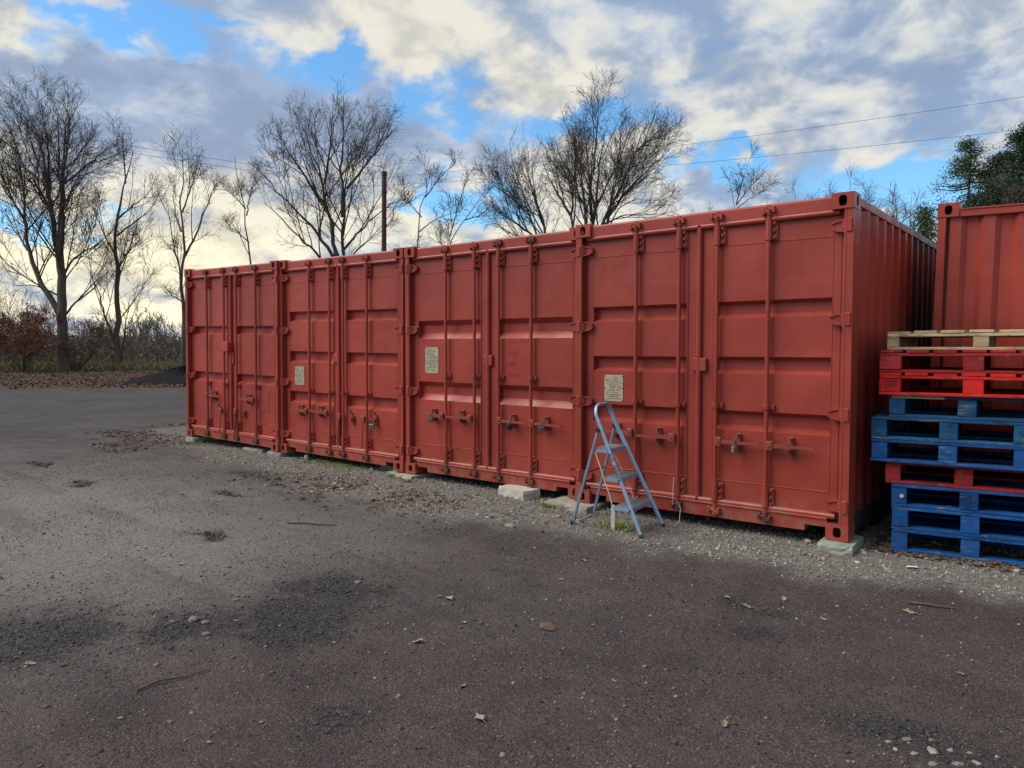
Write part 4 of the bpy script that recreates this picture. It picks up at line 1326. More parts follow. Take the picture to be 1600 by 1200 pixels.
o = MB().add([(-.035, -.015, .004), (.0, -.022, .010), (.04, -.01, .004), (.03, .018, .008), (-.03, .016, .005)], [(0, 1, 2, 3, 4)]).build('paper_scrap', M['paper'], None, False, (.46, -.18, gz1(.46, -.18) + .006), (0, 0, .3))
tag(o, 'small white paper scrap on the gravel before the pallets', 'paper scrap')

# leaf litter and moss near the containers (uncountable: stuff)
def litter(name, x, y, s, mm, label, cat, lift=.35):
    n = len(x)
    gz = ground_z(x, y)
    a = rng.uniform(0, 2 * np.pi, n)
    ux = np.stack([np.cos(a), np.sin(a), rng.uniform(-lift, lift, n)], -1) * s[:, None]
    uy = np.stack([-np.sin(a), np.cos(a), rng.uniform(-lift, lift, n)], -1) * (s * rng.uniform(.45, .8, n))[:, None]
    C = np.stack([x, y, gz + s * .25], -1)
    up_ = np.zeros((n, 3))
    up_[:, 2] = s * rng.uniform(.1, .5, n)
    V = np.stack([C - ux, C - uy * .9 + up_ * .4, C + ux, C + uy * .9 + up_], 1).reshape(-1, 3)
    i0 = np.arange(n)[:, None] * 4
    Fq = np.concatenate([i0 + np.array([[0, 1, 2]]), i0 + np.array([[0, 2, 3]])], 0)
    o = inst(name, np_mesh(name, V, Fq, mm))
    tag(o, label, cat, None, 'stuff')
x, y = scatter(6000, -7.2, -2.0, -1.6, .5, lambda x, y: np.exp(-((x + 4.6) / 1.3) ** 2 - ((y + .75) / .45) ** 2) * (fbm(x * 2, y * 2, 77) > .45) + .05 * gravel_mask(x, y))
litter('leaf_litter', x, y, rng.uniform(.012, .032, len(x)), M['litter'], 'drift of brown leaves before the second and third containers', 'leaves')
x, y = scatter(3500, -12.5, -9.4, -1.2, 2.2, lambda x, y: .6 * (fbm(x * 1.2, y * 1.2, 79) > .48))
litter('leaf_litter', x, y, rng.uniform(.02, .04, len(x)), M['litter'], 'brown leaves beside the far left end of the containers', 'leaves')
x, y = scatter(1500, .1, 1.6, .1, .6, lambda x, y: .5 + 0 * x)
litter('leaf_litter', x, y, rng.uniform(.012, .03, len(x)), M['litter'], 'brown leaves caught under the pallet stack', 'leaves')
def blades(name, x, y, h_, wdt, mm, label, cat, lean=.35):
    n = len(x)
    gz = ground_z(x, y)
    a = rng.uniform(0, 2 * np.pi, n)
    C = np.stack([x, y, gz - .004], -1)
    ux = np.stack([np.cos(a), np.sin(a), 0 * a], -1) * wdt[:, None]
    ln = np.stack([rng.normal(0, lean, n), rng.normal(0, lean, n), np.ones(n)], -1) * h_[:, None]
    V = np.stack([C - ux, C + ux, C + ln * .6 + ux * .6, C + ln * np.array([1.5, 1.5, 1])], 1).reshape(-1, 3)
    i0 = np.arange(n)[:, None] * 4
    Fq = np.concatenate([i0 + np.array([[0, 1, 2]]), i0 + np.array([[0, 2, 3]])], 0)
    o = inst(name, np_mesh(name, V, Fq, mm))
    tag(o, label, cat, None, 'stuff')
def clump(cx, cy, rx, ry, n):
    return cx + rng.normal(0, rx, n), cy + rng.normal(0, ry, n)
for (cx, cy, rx, ry, n, lab) in ((-2.62, -.165, .05, .02, 260, 'tuft of green moss growing against the block left of the ladder'), (-1.72, -.46, .10, .07, 420, 'green moss under the lowest tread of the ladder'),
                                 (-6.2, .10, .25, .08, 420, 'thin green weeds along the sill of the second container'), (-9.5, -.02, .18, .10, 220, 'pale weeds at the far left container corner'), (-4.9, -.02, .14, .05, 120, 'sparse weeds by the blocks between the second and third containers')):
    x, y = clump(cx, cy, rx, ry, n)
    blades('moss', x, y, rng.uniform(.012, .045, n), np.full(n, .003), M['moss'], lab, 'weeds', .6)

# ------------------------------------------------------------------ trees
def spot(ahead, right):
    """point on the ground so many metres beyond and beside the viewpoint"""
    x = CAM[0] - .6233 * ahead + .7820 * right
    y = CAM[1] + .7820 * ahead + .6233 * right
    return x, y
def tubes(P, Rr, sides):
    """P (B,N,3), Rr (B,N) -> vertices and quads of B tubes"""
    B, N, _ = P.shape
    T = np.empty_like(P)
    T[:, 1:-1] = P[:, 2:] - P[:, :-2]
    T[:, 0] = P[:, 1] - P[:, 0]
    T[:, -1] = P[:, -1] - P[:, -2]
    T /= np.linalg.norm(T, axis=-1, keepdims=True) + 1e-9
    ref = np.where(np.abs(T[:, :1, 2:3]) < .9, np.array([0, 0, 1.]), np.array([1., 0, 0]))
    ref = np.broadcast_to(ref, T.shape)
    U = np.cross(T, ref)
    U /= np.linalg.norm(U, axis=-1, keepdims=True) + 1e-9
    Vv = np.cross(T, U)
    a = np.arange(sides) * 2 * np.pi / sides
    ring = U[:, :, None, :] * np.cos(a)[None, None, :, None] + Vv[:, :, None, :] * np.sin(a)[None, None, :, None]
    V = P[:, :, None, :] + ring * Rr[:, :, None, None]
    base = (np.arange(B)[:, None, None] * N + np.arange(N - 1)[None, :, None]) * sides
    k = np.arange(sides)[None, None, :]
    k2 = (k + 1) % sides
    Fq = np.stack([base + k, base + k2, base + sides + k2, base + sides + k], -1).reshape(-1, 4)
    return V.reshape(-1, 3), Fq
def ribbons(P, Rr, tr):
    """fine twigs: slim blades, each turned its own way"""
    B, N, _ = P.shape
    T = P[:, -1] - P[:, 0]
    U = np.cross(T, tr.normal(size=(B, 3)))
    U /= np.linalg.norm(U, axis=1, keepdims=True) + 1e-9
    V = np.stack([P - U[:, None] * Rr[..., None], P + U[:, None] * Rr[..., None]], 2).reshape(-1, 3)
    base = (np.arange(B)[:, None] * N + np.arange(N - 1)[None]) * 2
    Fq = np.stack([base, base + 1, base + 3, base + 2], -1).reshape(-1, 4)
    return V, Fq
def resample(pts, n):
    pts = np.asarray(pts, float)
    s = np.concatenate([[0], np.cumsum(np.linalg.norm(np.diff(pts, axis=0), axis=1))])
    u = np.linspace(0, s[-1], n)
    # smooth
    out = np.stack([np.interp(u, s, pts[:, i]) for i in range(3)], -1)
    for _ in range(1):
        out[1:-1] = .5 * out[1:-1] + .25 * (out[2:] + out[:-2])
    return out, s[-1]
def sprout(P, Rr, Ln, per_m, ratio, ang, up_, wig, npts, r_tip, tr, tmin=.25, rfac=.6, nmin=1, lmin=.15, thick=.010, env=None, emax=9.0, efrac=(.70, 1.0)):
    B, N, _ = P.shape
    cnt = np.maximum(nmin, tr.poisson(np.maximum(Ln, 0) * per_m))
    par = np.repeat(np.arange(B), cnt)
    n = len(par)
    t_ = tmin + (1 - tmin) * tr.random(n) ** .85
    f = t_ * (N - 1)
    i = np.minimum(f.astype(int), N - 2)
    fr = (f - i)[:, None]
    pos = P[par, i] * (1 - fr) + P[par, i + 1] * fr
    tan = P[par, i + 1] - P[par, i]
    tan /= np.linalg.norm(tan, axis=1, keepdims=True) + 1e-9
    rp = Rr[par, i] * (1 - fr[:, 0]) + Rr[par, i + 1] * fr[:, 0]
    rnd = tr.normal(size=(n, 3))
    perp = rnd - tan * (rnd * tan).sum(1, keepdims=True)
    perp /= np.linalg.norm(perp, axis=1, keepdims=True) + 1e-9
    a = tr.uniform(*ang, n)[:, None]
    dr = tan * np.cos(a) + perp * np.sin(a)
    ln = np.maximum(lmin, Ln[par] * ratio * (1.15 - .75 * t_) * tr.uniform(.55, 1.25, n))
    if env is not None:
        c0, rad = np.array(env[0]), np.array(env[1])
        q0, qd = (pos - c0) / rad, (dr + np.array([0, 0, up_ * 2])) / rad
        aa, bb, cc = (qd * qd).sum(1), (q0 * qd).sum(1), (q0 * q0).sum(1) - 1
        disc = np.maximum(bb * bb - aa * cc, 0)
        dist = np.where(cc < 0, (-bb + np.sqrt(disc)) / aa, .3)
        if emax > 0:
            ln = np.clip(dist * tr.uniform(efrac[0], efrac[1], n), lmin, emax)
        else:
            ln = np.clip(np.minimum(ln, dist * 1.05), lmin, None)
    out = np.empty((n, npts, 3))
    out[:, 0] = pos
    for k in range(1, npts):
        dr = dr + np.array([0, 0, up_]) + tr.normal(0, wig, (n, 3))
        dr /= np.linalg.norm(dr, axis=1, keepdims=True)
        out[:, k] = out[:, k - 1] + dr * (ln / (npts - 1))[:, None]
    r0 = np.minimum(rp * rfac, thick * ln + r_tip)
    rr = r0[:, None] * (1 - np.linspace(0, 1, npts))[None] + r_tip * np.linspace(0, 1, npts)[None]
    return out, rr, ln
def tree(name, label, ahead, right, unit, base_px, limbs, seed, dens=1.0, spread=1.0, bark='bark', twig='twig', leaves=0, up_=.10, twr=.0064, cat='tree', depth_amp=.5, cut=24, crown=None, group='bare winter trees behind the yard'):
    """limbs: polylines (photo-scale units, first is the trunk) with start and end radius; each gets its own depth"""
    tr = np.random.default_rng(seed)
    x, y = spot(ahead, right)
    z = gz1(x, y) - .05
    root = empty(name, (x, y, z), (0, 0, YAW))
    tag(root, label, cat, group)
    Ps, Rs, Ls = [], [], []
    depth_at = {}
    NL = 14
    for li, (pts, r0, r1) in enumerate(limbs):
        arr = np.array(pts, float)
        X = (arr[:, 0] - base_px[0]) * unit
        Z = CAM[2] + (544.5 - arr[:, 1]) * unit - z
        if li == 0:
            Z[0] = 0
        ln = np.concatenate([[0], np.cumsum(np.hypot(np.diff(X), np.diff(Z)))])
        if li == 0:
            dpt = np.zeros(len(X)) + ln * tr.normal(0, .02)
        else:
            # depth where it leaves its parent
            best = min(((np.hypot(Pp[:, 0] - X[0], Pp[:, 2] - Z[0])).min(), j) for j, Pp in enumerate(Ps))
            Pp = Ps[best[1]]
            d0 = Pp[np.argmin(np.hypot(Pp[:, 0] - X[0], Pp[:, 2] - Z[0])), 1]
            dpt = d0 + ln * tr.uniform(-depth_amp, depth_amp)
        full = np.stack([X, dpt, Z], -1)
        if li or len(pts) > 6:
            full, _ = resample(full, 30)
            full = full[:cut] if li else full[:cut + 3]
        p3, L_ = resample(full, NL)
        p3[2:-1] += tr.normal(0, L_ * .006, (NL - 3, 3))
        Ps.append(p3)
        Ls.append(L_)
        u = np.linspace(0, 1, NL)
        rr = (r0 * (1 - u) ** 1.15 + r1 * u) * unit * .78
        if li == 0:
            rr = rr * (1 + .22 * np.exp(-p3[:, 2] / .35))
        Rs.append(rr)
        V, Fq = tubes(p3[None], rr[None], 9 if li == 0 else 7)
        inst('trunk' if li == 0 else 'limb', np_mesh('trunk' if li == 0 else 'limb', V, Fq, M[bark], smooth=True), root)
    P, Rr, Ln = np.array(Ps), np.array(Rs), np.array(Ls)
    Ln2 = Ln.copy()
    Ln2[0] *= .45
    lv = []
    env = None
    if crown:
        env = (((crown[0] - base_px[0]) * unit, 0, CAM[2] + (544.5 - crown[1]) * unit - z), (crown[2] * unit, crown[2] * unit * .85, crown[3] * unit))
    A = sprout(P, Rr, Ln2, 1.35 * dens, .50 * spread, (.30, .85), up_, .07, 7, twr * 1.6, tr, .14, .55, 5, thick=.0075, env=env, emax=5.5)
    lv.append((*A, 4))
    B_ = sprout(A[0], A[1], A[2], 2.4 * dens, .50, (.35, .95), up_ * .8, .10, 5, twr * 1.3, tr, .12, .6, 4, thick=.007, env=env, emax=0)
    lv.append((*B_, 3))
    C_ = sprout(B_[0], B_[1], B_[2], 3.6 * dens, .58, (.35, 1.0), up_ * .6, .13, 4, twr * 1.05, tr, .12, .7, 3, .55 * unit / .0387)
    lv.append((*C_, 0))
    D_ = sprout(C_[0], C_[1], C_[2], 3.4 * dens, .70, (.3, .95), up_ * .5, .12, 3, twr * .85, tr, .12, .9, 2, .45 * unit / .0387)
    lv.append((*D_, 0))
    Vs, Fs, off = [], [], 0
    for p_, r_, _, sd in lv:
        V, Fq = tubes(p_, r_, sd) if sd else ribbons(p_, r_, tr)
        Vs.append(V)
        Fs.append(Fq + off)
        off += len(V)
    cr = inst('crown', np_mesh('crown', np.concatenate(Vs), np.concatenate(Fs), M[twig]), root)
    cr['kind'] = 'stuff'
    if leaves:
        tips = np.concatenate([C_[0][:, -1], D_[0][:, -1]])
        low = np.argsort(tips[:, 2])[:int(len(tips) * .45)]
        pick = tips[tr.choice(low, min(leaves, len(low)), replace=False)]
        lf = leaf_quads(pick, tr, (.05, .10))
        o = inst('dry_leaves', np_mesh('dry_leaves', *lf, M['oakleaf']), root)
        o['kind'] = 'stuff'
    return root
def leaf_quads(C, tr, size):
    n = len(C)
    s = tr.uniform(*size, n)[:, None]
    a = tr.normal(size=(n, 3))
    a /= np.linalg.norm(a, axis=1, keepdims=True)
    b_ = np.cross(a, tr.normal(size=(n, 3)))
    b_ /= np.linalg.norm(b_, axis=1, keepdims=True) + 1e-9
    c_ = np.cross(a, b_)
    V = np.stack([C - a * s, C - b_ * s * .5 + c_ * s * .15, C + a * s, C + b_ * s * .5 + c_ * s * .15], 1).reshape(-1, 3)
    i0 = np.arange(n)[:, None] * 4
    return V, i0 + np.array([[0, 1, 2, 3]])
def px_right(px, ahead):
    return (px - 800) / 1163.1 * ahead

D1 = 45.0
U1 = D1 / 1163.1
tree('broadleaf_tree', 'large bare tree with thick grey trunk and spreading crown at far left', D1, px_right(100, D1), U1, (100, 584), [
    ([(100, 584), (99, 540), (98, 495), (97, 450), (95, 412), (93, 385)], 11.5, 7.5),
    ([(97, 497), (82, 468), (62, 440), (45, 412), (36, 385), (32, 350), (30, 310), (20, 262), (14, 215), (8, 170)], 6.6, 1.0),
    ([(93, 392), (85, 355), (78, 325), (70, 298), (64, 258), (58, 212), (54, 172), (58, 132)], 6.0, .8),
    ([(94, 390), (98, 352), (103, 325), (110, 290), (118, 250), (124, 210), (134, 168), (148, 124)], 5.4, .8),
    ([(95, 400), (108, 366), (117, 335), (123, 300), (132, 268), (140, 230), (150, 192), (168, 152)], 4.8, .7),
    ([(97, 432), (112, 408), (130, 394), (150, 386), (170, 372), (190, 345)], 2.8, .6),
    ([(104, 490), (120, 468), (136, 450), (152, 432), (172, 420), (186, 402)], 2.4, .5),
    ([(95, 462), (76, 452), (54, 444), (30, 446), (8, 440)], 2.0, .5),
    ([(77, 322), (60, 308), (45, 288), (36, 250), (32, 205), (28, 165)], 3.0, .6),
    ([(37, 388), (14, 362), (-8, 345), (-34, 322)], 2.6, .6),
    ([(110, 290), (132, 268), (160, 240), (184, 214), (206, 190)], 2.4, .5),
    ([(70, 300), (84, 262), (94, 222), (98, 180), (102, 140)], 2.6, .5),
    ([(32, 340), (10, 300), (-12, 262), (-22, 220)], 2.4, .5),
    ([(118, 335), (145, 305), (172, 275), (196, 248)], 2.2, .5)], 3, .92, 1.0, 'bark', 'twig', 420, cut=23, crown=(72, 300, 148, 190))
tree('broadleaf_tree', 'slender bare tree leaning right, second from the left', 46.0, px_right(186, 46), 46 / 1163.1, (186, 585), [
    ([(186, 585), (185, 540), (186, 500), (188, 450), (188, 400), (187, 372), (194, 332), (205, 290), (220, 242), (230, 205)], 7.0, .7),
    ([(184, 545), (177, 505), (172, 460), (165, 430), (158, 400)], 3.0, .5),
    ([(181, 548), (160, 532), (140, 520), (120, 506)], 2.2, .4),
    ([(190, 560), (204, 522), (218, 482), (230, 452)], 2.4, .4),
    ([(187, 372), (210, 352), (236, 334), (262, 300)], 2.0, .4),
    ([(191, 345), (216, 324), (238, 306), (258, 282)], 2.0, .4),
    ([(188, 425), (208, 402), (232, 384), (255, 372)], 2.0, .4),
    ([(188, 400), (178, 370), (170, 340), (166, 310)], 1.9, .4),
    ([(206, 290), (204, 255), (200, 225), (206, 200)], 1.8, .4)], 5, .8, 1.25, crown=(208, 370, 62, 172))
tree('broadleaf_tree', 'tall thin bare tree rising behind the left end of the containers', 42.0, px_right(287, 42), 42 / 1163.1, (287, 590), [
    ([(287, 590), (286, 520), (284, 470), (286, 420), (288, 370), (287, 320), (288, 280), (290, 232), (290, 194)], 5.2, .5),
    ([(286, 445), (275, 412), (268, 385), (262, 350)], 2.2, .4),
    ([(288, 402), (302, 370), (312, 330), (322, 292), (332, 268), (344, 240)], 2.6, .4),
    ([(288, 332), (304, 300), (318, 270), (326, 235)], 1.9, .4),
    ([(287, 362), (272, 332), (266, 300), (262, 262)], 1.9, .4),
    ([(285, 470), (266, 460), (252, 442)], 1.6, .4)], 6, .9, 1.1, crown=(298, 325, 54, 132))
tree('sapling', 'thin pointed bare sapling between the left trees and the big forked one', 40.0, px_right(398, 40), 40 / 1163.1, (398, 590), [
    ([(398, 590), (397, 440), (394, 380), (392, 330), (386, 285), (376, 246), (366, 208), (359, 186)], 3.6, .4),
    ([(393, 340), (404, 310), (416, 285), (424, 262)], 1.5, .3),
    ([(392, 330), (376, 310), (362, 300), (346, 292)], 1.4, .3),
    ([(395, 380), (372, 362), (352, 352), (336, 332)], 1.5, .3)], 8, .7, .8, cut=22)
tree('broadleaf_tree', 'broad bare tree with two stems behind the second container', 44.0, px_right(538, 44), 44 / 1163.1, (538, 592), [
    ([(536, 592), (530, 520), (528, 460), (528, 402), (523, 368), (515, 326), (511, 290), (500, 258), (489, 224), (478, 190), (470, 158)], 8.5, .8),
    ([(538, 540), (545, 470), (547, 402), (552, 360), (558, 320), (564, 290), (576, 258), (590, 222), (602, 185)], 6.8, .7),
    ([(528, 410), (502, 366), (470, 332), (442, 306), (420, 272), (404, 236)], 4.0, .6),
    ([(526, 430), (500, 398), (476, 370), (454, 346), (428, 322), (402, 308)], 3.2, .5),
    ([(514, 328), (490, 290), (466, 252), (446, 212), (436, 176)], 3.4, .5),
    ([(552, 352), (555, 292), (560, 242), (564, 192), (567, 138)], 3.6, .5),
    ([(560, 312), (586, 280), (610, 250), (630, 224), (641, 196)], 3.0, .5),
    ([(547, 400), (570, 370), (600, 340), (626, 320), (648, 296)], 2.8, .5),
    ([(512, 292), (524, 242), (530, 192), (538, 150)], 3.0, .5),
    ([(547, 420), (576, 392), (606, 372), (634, 356)], 2.0, .4)], 9, .92, 1.0, cut=23, crown=(530, 282, 130, 152))
tree('sapling', 'thin bare sapling right of the rusty pole', 36.0, px_right(648, 36), 36 / 1163.1, (648, 590), [
    ([(646, 590), (648, 450), (653, 385), (660, 342), (668, 306), (673, 270), (676, 240), (675, 212)], 3.2, .4),
    ([(667, 312), (690, 286), (714, 266), (730, 252)], 1.4, .3),
    ([(661, 342), (644, 322), (632, 300)], 1.3, .3),
    ([(656, 365), (684, 345), (712, 336), (738, 330)], 1.3, .3)], 10, .7, .9)
tree('sapling', 'leaning bare sapling left of the largest middle tree', 38.0, px_right(690, 38), 38 / 1163.1, (690, 590), [
    ([(690, 590), (694, 450), (704, 375), (728, 346), (745, 322), (760, 298)], 3.0, .4),
    ([(704, 372), (722, 318), (730, 290), (726, 268)], 1.4, .3),
    ([(700, 400), (684, 372), (676, 350)], 1.3, .3),
    ([(728, 346), (752, 338), (772, 318)], 1.3, .3)], 12, .9, 1.0)
tree('broadleaf_tree', 'wide many-stemmed bare tree behind the third and nearest containers', 43.0, px_right(918, 43), 43 / 1163.1, (918, 592), [
    ([(918, 592), (918, 520), (918, 450), (918, 420), (918, 350), (913, 310), (905, 270), (900, 230), (898, 190), (894, 156)], 8.5, .7),
    ([(917, 440), (897, 385), (895, 350), (898, 320), (899, 290), (886, 250), (871, 210), (861, 176)], 5.2, .7),
    ([(918, 420), (928, 342), (934, 310), (938, 270), (944, 230), (950, 190), (955, 152), (958, 128)], 5.0, .7),
    ([(920, 430), (940, 352), (955, 320), (970, 290), (985, 250), (1000, 215), (1012, 180), (1030, 148)], 5.0, .6),
    ([(925, 420), (950, 342), (975, 302), (1000, 280), (1030, 255), (1056, 226), (1063, 192)], 4.4, .6),
    ([(930, 405), (962, 332), (985, 313), (1010, 310), (1040, 306)], 2.6, .5),
    ([(927, 345), (920, 302), (924, 260), (930, 220), (926, 165), (924, 122)], 3.6, .5),
    ([(896, 332), (876, 300), (861, 270), (850, 240), (844, 205)], 3.2, .5),
    ([(985, 252), (1012, 228), (1034, 200), (1046, 170)], 2.4, .4),
    ([(940, 355), (972, 340), (1006, 338), (1036, 342)], 2.0, .4)], 14, .95, .9, cut=23, crown=(952, 262, 122, 150))
tree('broadleaf_tree', 'bare tree leaning left just beside the many-stemmed one', 41.0, px_right(852, 41), 41 / 1163.1, (852, 592), [
    ([(854, 592), (852, 500), (850, 425), (840, 372), (826, 332), (812, 300), (800, 275), (786, 255), (773, 236)], 5.6, .6),
    ([(850, 425), (855, 372), (846, 332), (835, 290), (825, 250), (818, 212), (809, 182)], 4.0, .5),
    ([(842, 378), (808, 352), (776, 332), (752, 308)], 2.6, .4),
    ([(846, 400), (815, 374), (778, 356), (744, 346)], 2.2, .4),
    ([(830, 340), (806, 318), (784, 300), (768, 276)], 2.0, .4)], 16, 1.05, 1.0, crown=(815, 300, 76, 122))
tree('sapling', 'few bare twigs of a sapling showing above the nearest container', 26.0, px_right(1147, 26), 26 / 1163.1, (1147, 600), [
    ([(1147, 600), (1147, 400), (1147, 322), (1143, 306), (1136, 290), (1126, 272)], 2.0, .35),
    ([(1147, 322), (1154, 292), (1160, 268), (1166, 246)], 1.3, .35),
    ([(1147, 324), (1164, 302), (1180, 284), (1202, 262)], 1.2, .35),
    ([(1147, 330), (1170, 312), (1195, 300), (1225, 278)], 1.1, .3)], 18, .05, .15, twr=.005, cut=26)
for i, (px_, top_, lab, ah) in enumerate(((1295, 290, 'small bare birch top left of the nearest container corner casting', 52.0), (1322, 286, 'small bare birch top just behind the nearest container corner casting', 54.0), (1240, 306, 'low bare shrub top showing above the nearest container roof', 48.0),
                                          (1392, 292, 'bare birch crown in the gap right of the nearest container corner', 46.0), (1418, 312, 'bare birch crown beside the evergreen leaves over the roof rail', 47.0), (1085, 340, 'bare shrub top low over the nearest container roof', 48.0))):
    tree('birch_tree', lab, ah, px_right(px_, ah), ah / 1163.1, (px_, 600), [
        ([(px_, 600), (px_, 480), (px_ - 2, 380), (px_ + 1, top_ + 50), (px_, top_)], 3.4, .4),
        ([(px_, 400), (px_ - 12, 360), (px_ - 22, top_ + 40), (px_ - 28, top_ + 12)], 1.6, .35),
        ([(px_, 405), (px_ + 12, 365), (px_ + 22, top_ + 44), (px_ + 30, top_ + 18)], 1.6, .35),
        ([(px_ - 1, 375), (px_ + 6, 340), (px_ + 12, top_ + 30), (px_ + 14, top_ + 6)], 1.4, .3)], 30 + i, .55, .6, 'bark', 'twig_warm', twr=.007)

def evergreen(name, label, ahead, px_, base_y, top_y, half_w, n_leaf, mm, seed, size, conical=True, gaps=.35):
    tr = np.random.default_rng(seed)
    unit = ahead / 1163.1
    x, y = spot(ahead, px_right(px_, ahead))
    root = empty(name, (x, y, gz1(x, y) - .05), (0, 0, YAW))
    tag(root, label, 'tree', 'evergreen trees on the right')
    Hh = (base_y - top_y) * unit
    hw = half_w * unit
    tp, _ = resample([(0, 0, 0), (.1, .1, Hh * .4), (-.05, 0, Hh * .8), (0, 0, Hh)], 12)
    rr = np.linspace(.16, .02, 12)
    V, Fq = tubes(tp[None], rr[None], 8)
    inst('trunk', np_mesh('trunk', V, Fq, M['bark_dark'], smooth=True), root)
    # branches sweep outward and up; leaves cluster along them
    nb = 150
    h_ = Hh * (.22 + .78 * tr.random(nb) ** .8)
    prof = (1 - (h_ / Hh)) ** .8 if conical else np.sqrt(np.maximum(0.02, 1 - ((h_ / Hh - .55) / .48) ** 2))
    a = tr.uniform(0, 2 * np.pi, nb)
    ln = hw * (prof * tr.uniform(.55, 1.15, nb) + .06)
    npt = 5
    Pb = np.zeros((nb, npt, 3))
    for k in range(npt):
        u = k / (npt - 1)
        Pb[:, k, 0] = np.cos(a) * ln * u
        Pb[:, k, 1] = np.sin(a) * ln * u
        Pb[:, k, 2] = h_ + ln * (.30 * u ** 1.5 - .25 * u) + tr.normal(0, .04, nb) * u
    rb = np.linspace(.035, .008, npt)[None].repeat(nb, 0)
    V, Fq = tubes(Pb, rb, 4)
    bo = inst('branches', np_mesh('branches', V, Fq, M['bark_dark']), root)
    bo['kind'] = 'stuff'
    # leaf sprays in clumps
    bi = tr.integers(0, nb, n_leaf // 14)
    keep = tr.random(nb) > gaps * .3
    bi = bi[keep[bi]]
    u = tr.uniform(.25, 1.05, len(bi))
    f = np.clip(u * (npt - 1), 0, npt - 1.001)
    i = f.astype(int)
    fr = (f - i)[:, None]
    C = Pb[bi, i] * (1 - fr) + Pb[bi, i + 1] * fr
    cl = np.repeat(C, 14, 0) + tr.normal(0, .16, (len(C) * 14, 3)) * np.array([1, 1, .8])
    V, Fq = leaf_quads(cl, tr, size)
    co = inst('crown', np_mesh('crown', V, Fq, mm), root)
    co['kind'] = 'stuff'
evergreen('evergreen_tree', 'sparse leafy evergreen with pointed top left of the dark conifer', 30.0, 1508, 592, 222, 150, 24000, M['evergreen'], 51, (.018, .05), True, .6)
evergreen('conifer_tree', 'dense dark conifer at the right edge behind the red container', 27.0, 1606, 592, 190, 190, 80000, M['evergreen_dark'], 52, (.02, .055), True, .2)
evergreen('conifer_tree', 'low dark evergreen filling the gap under the conifer', 29.0, 1560, 592, 246, 190, 50000, M['evergreen_dark'], 53, (.02, .055), True, .2)
evergreen('evergreen_shrub', 'yellowish green leafy shrub peeping over the dark roof rail', 27.0, 1440, 592, 312, 34, 8000, M['evergreen'], 54, (.03, .065), True, .5)
bx_, by_ = 27.5, px_right(1585, 25.5)
tree('sapling', 'pale bare branch reaching in front of the dark conifer', 24.5, px_right(1612, 24.5), 24.5 / 1163.1, (1612, 600), [
    ([(1612, 600), (1612, 400), (1608, 335), (1590, 318), (1570, 306), (1555, 300)], 3.0, .6),
    ([(1590, 318), (1572, 322), (1556, 318)], 1.2, .3), ([(1606, 335), (1596, 300), (1588, 280)], 1.4, .3)], 61, .25, .5, 'bark', 'bark', twr=.007)

# ------------------------------------------------------------------ undergrowth beyond the yard (one mass: stuff)
def thicket(name, label, a0, a1, r_of, n, hgt, mm, seed, twr, cat='undergrowth'):
    tr = np.random.default_rng(seed)
    ah = tr.uniform(a0, a1, n)
    px_ = tr.uniform(*r_of, n)
    rg = (px_ - 800) / 1163.1 * ah
    X, Y = spot(ah, rg)
    z = ground_z(X, Y)
    h_ = tr.uniform(*hgt, n) * (.6 + .7 * fbm(X * .25, Y * .25, seed))
    P = np.zeros((n, 5, 3))
    dr = np.stack([tr.normal(0, .16, n), tr.normal(0, .16, n), np.ones(n)], -1)
    P[:, 0] = np.stack([X, Y, z - .05], -1)
    for k in range(1, 5):
        dr = dr + tr.normal(0, .10, (n, 3))
        dr /= np.linalg.norm(dr, axis=1, keepdims=True)
        P[:, k] = P[:, k - 1] + dr * (h_ / 4)[:, None]
    Rr = np.linspace(1.9, .9, 5)[None] * twr * tr.uniform(.7, 1.5, n)[:, None]
    A = (P, Rr, h_)
    B_ = sprout(P, Rr, h_, 2.2, .38, (.35, .95), .10, .15, 4, twr * .8, tr, .15, .7, 3)
    C_ = sprout(B_[0], B_[1], B_[2], 3.0, .5, (.3, .9), .06, .2, 3, twr * .7, tr, .15, .8, 2)
    Vs, Fs, off = [], [], 0
    for p_, r_, _ in (A, B_, C_):
        V, Fq = tubes(p_, r_, 3)
        Vs.append(V)
        Fs.append(Fq + off)
        off += len(V)
    o = inst(name, np_mesh(name, np.concatenate(Vs), np.concatenate(Fs), mm))
    tag(o, label, cat, None, 'stuff')
thicket('thicket', 'tangle of bare brown undergrowth behind the trees on the left', 49, 62, (-160, 460), 480, (1.8, 3.4), M['thicket'], 71, .009)
thicket('far_wood', 'hazy grey brown wood far behind the left trees', 75, 105, (-220, 620), 300, (3.8, 5.6), M['farwood'], 72, .030, 'wood')
thicket('thicket', 'tall bare whips at the far left edge behind the rusty shrub', 47, 56, (-160, 70), 80, (3.5, 6.0), M['thicket'], 73, .008)
def leaf_mass(name, label, a0, a1, r_of, n, hgt, mm, seed, size, cat, lump=.3, kind='stuff', grp=None):
    tr = np.random.default_rng(seed)
    ah = tr.uniform(a0, a1, n)
    px_ = tr.uniform(*r_of, n)
    X, Y = spot(ah, (px_ - 800) / 1163.1 * ah)
    z = ground_z(X, Y)
    top_ = hgt[0] + (hgt[1] - hgt[0]) * np.clip(fbm(X * lump, Y * lump, seed) * 1.8 - .4, 0, 1)
    C = np.stack([X, Y, z + top_ * tr.random(n) ** .8], -1)
    V, Fq = leaf_quads(C, tr, size)
    o = inst(name, np_mesh(name, V, Fq, mm))
    tag(o, label, cat, grp, kind)
    return o
leaf_mass('brambles', 'dark low brambles in front of the far wood', 52, 64, (-160, 470), 14000, (.3, 1.6), M['bramble'], 81, (.05, .12), 'brambles')
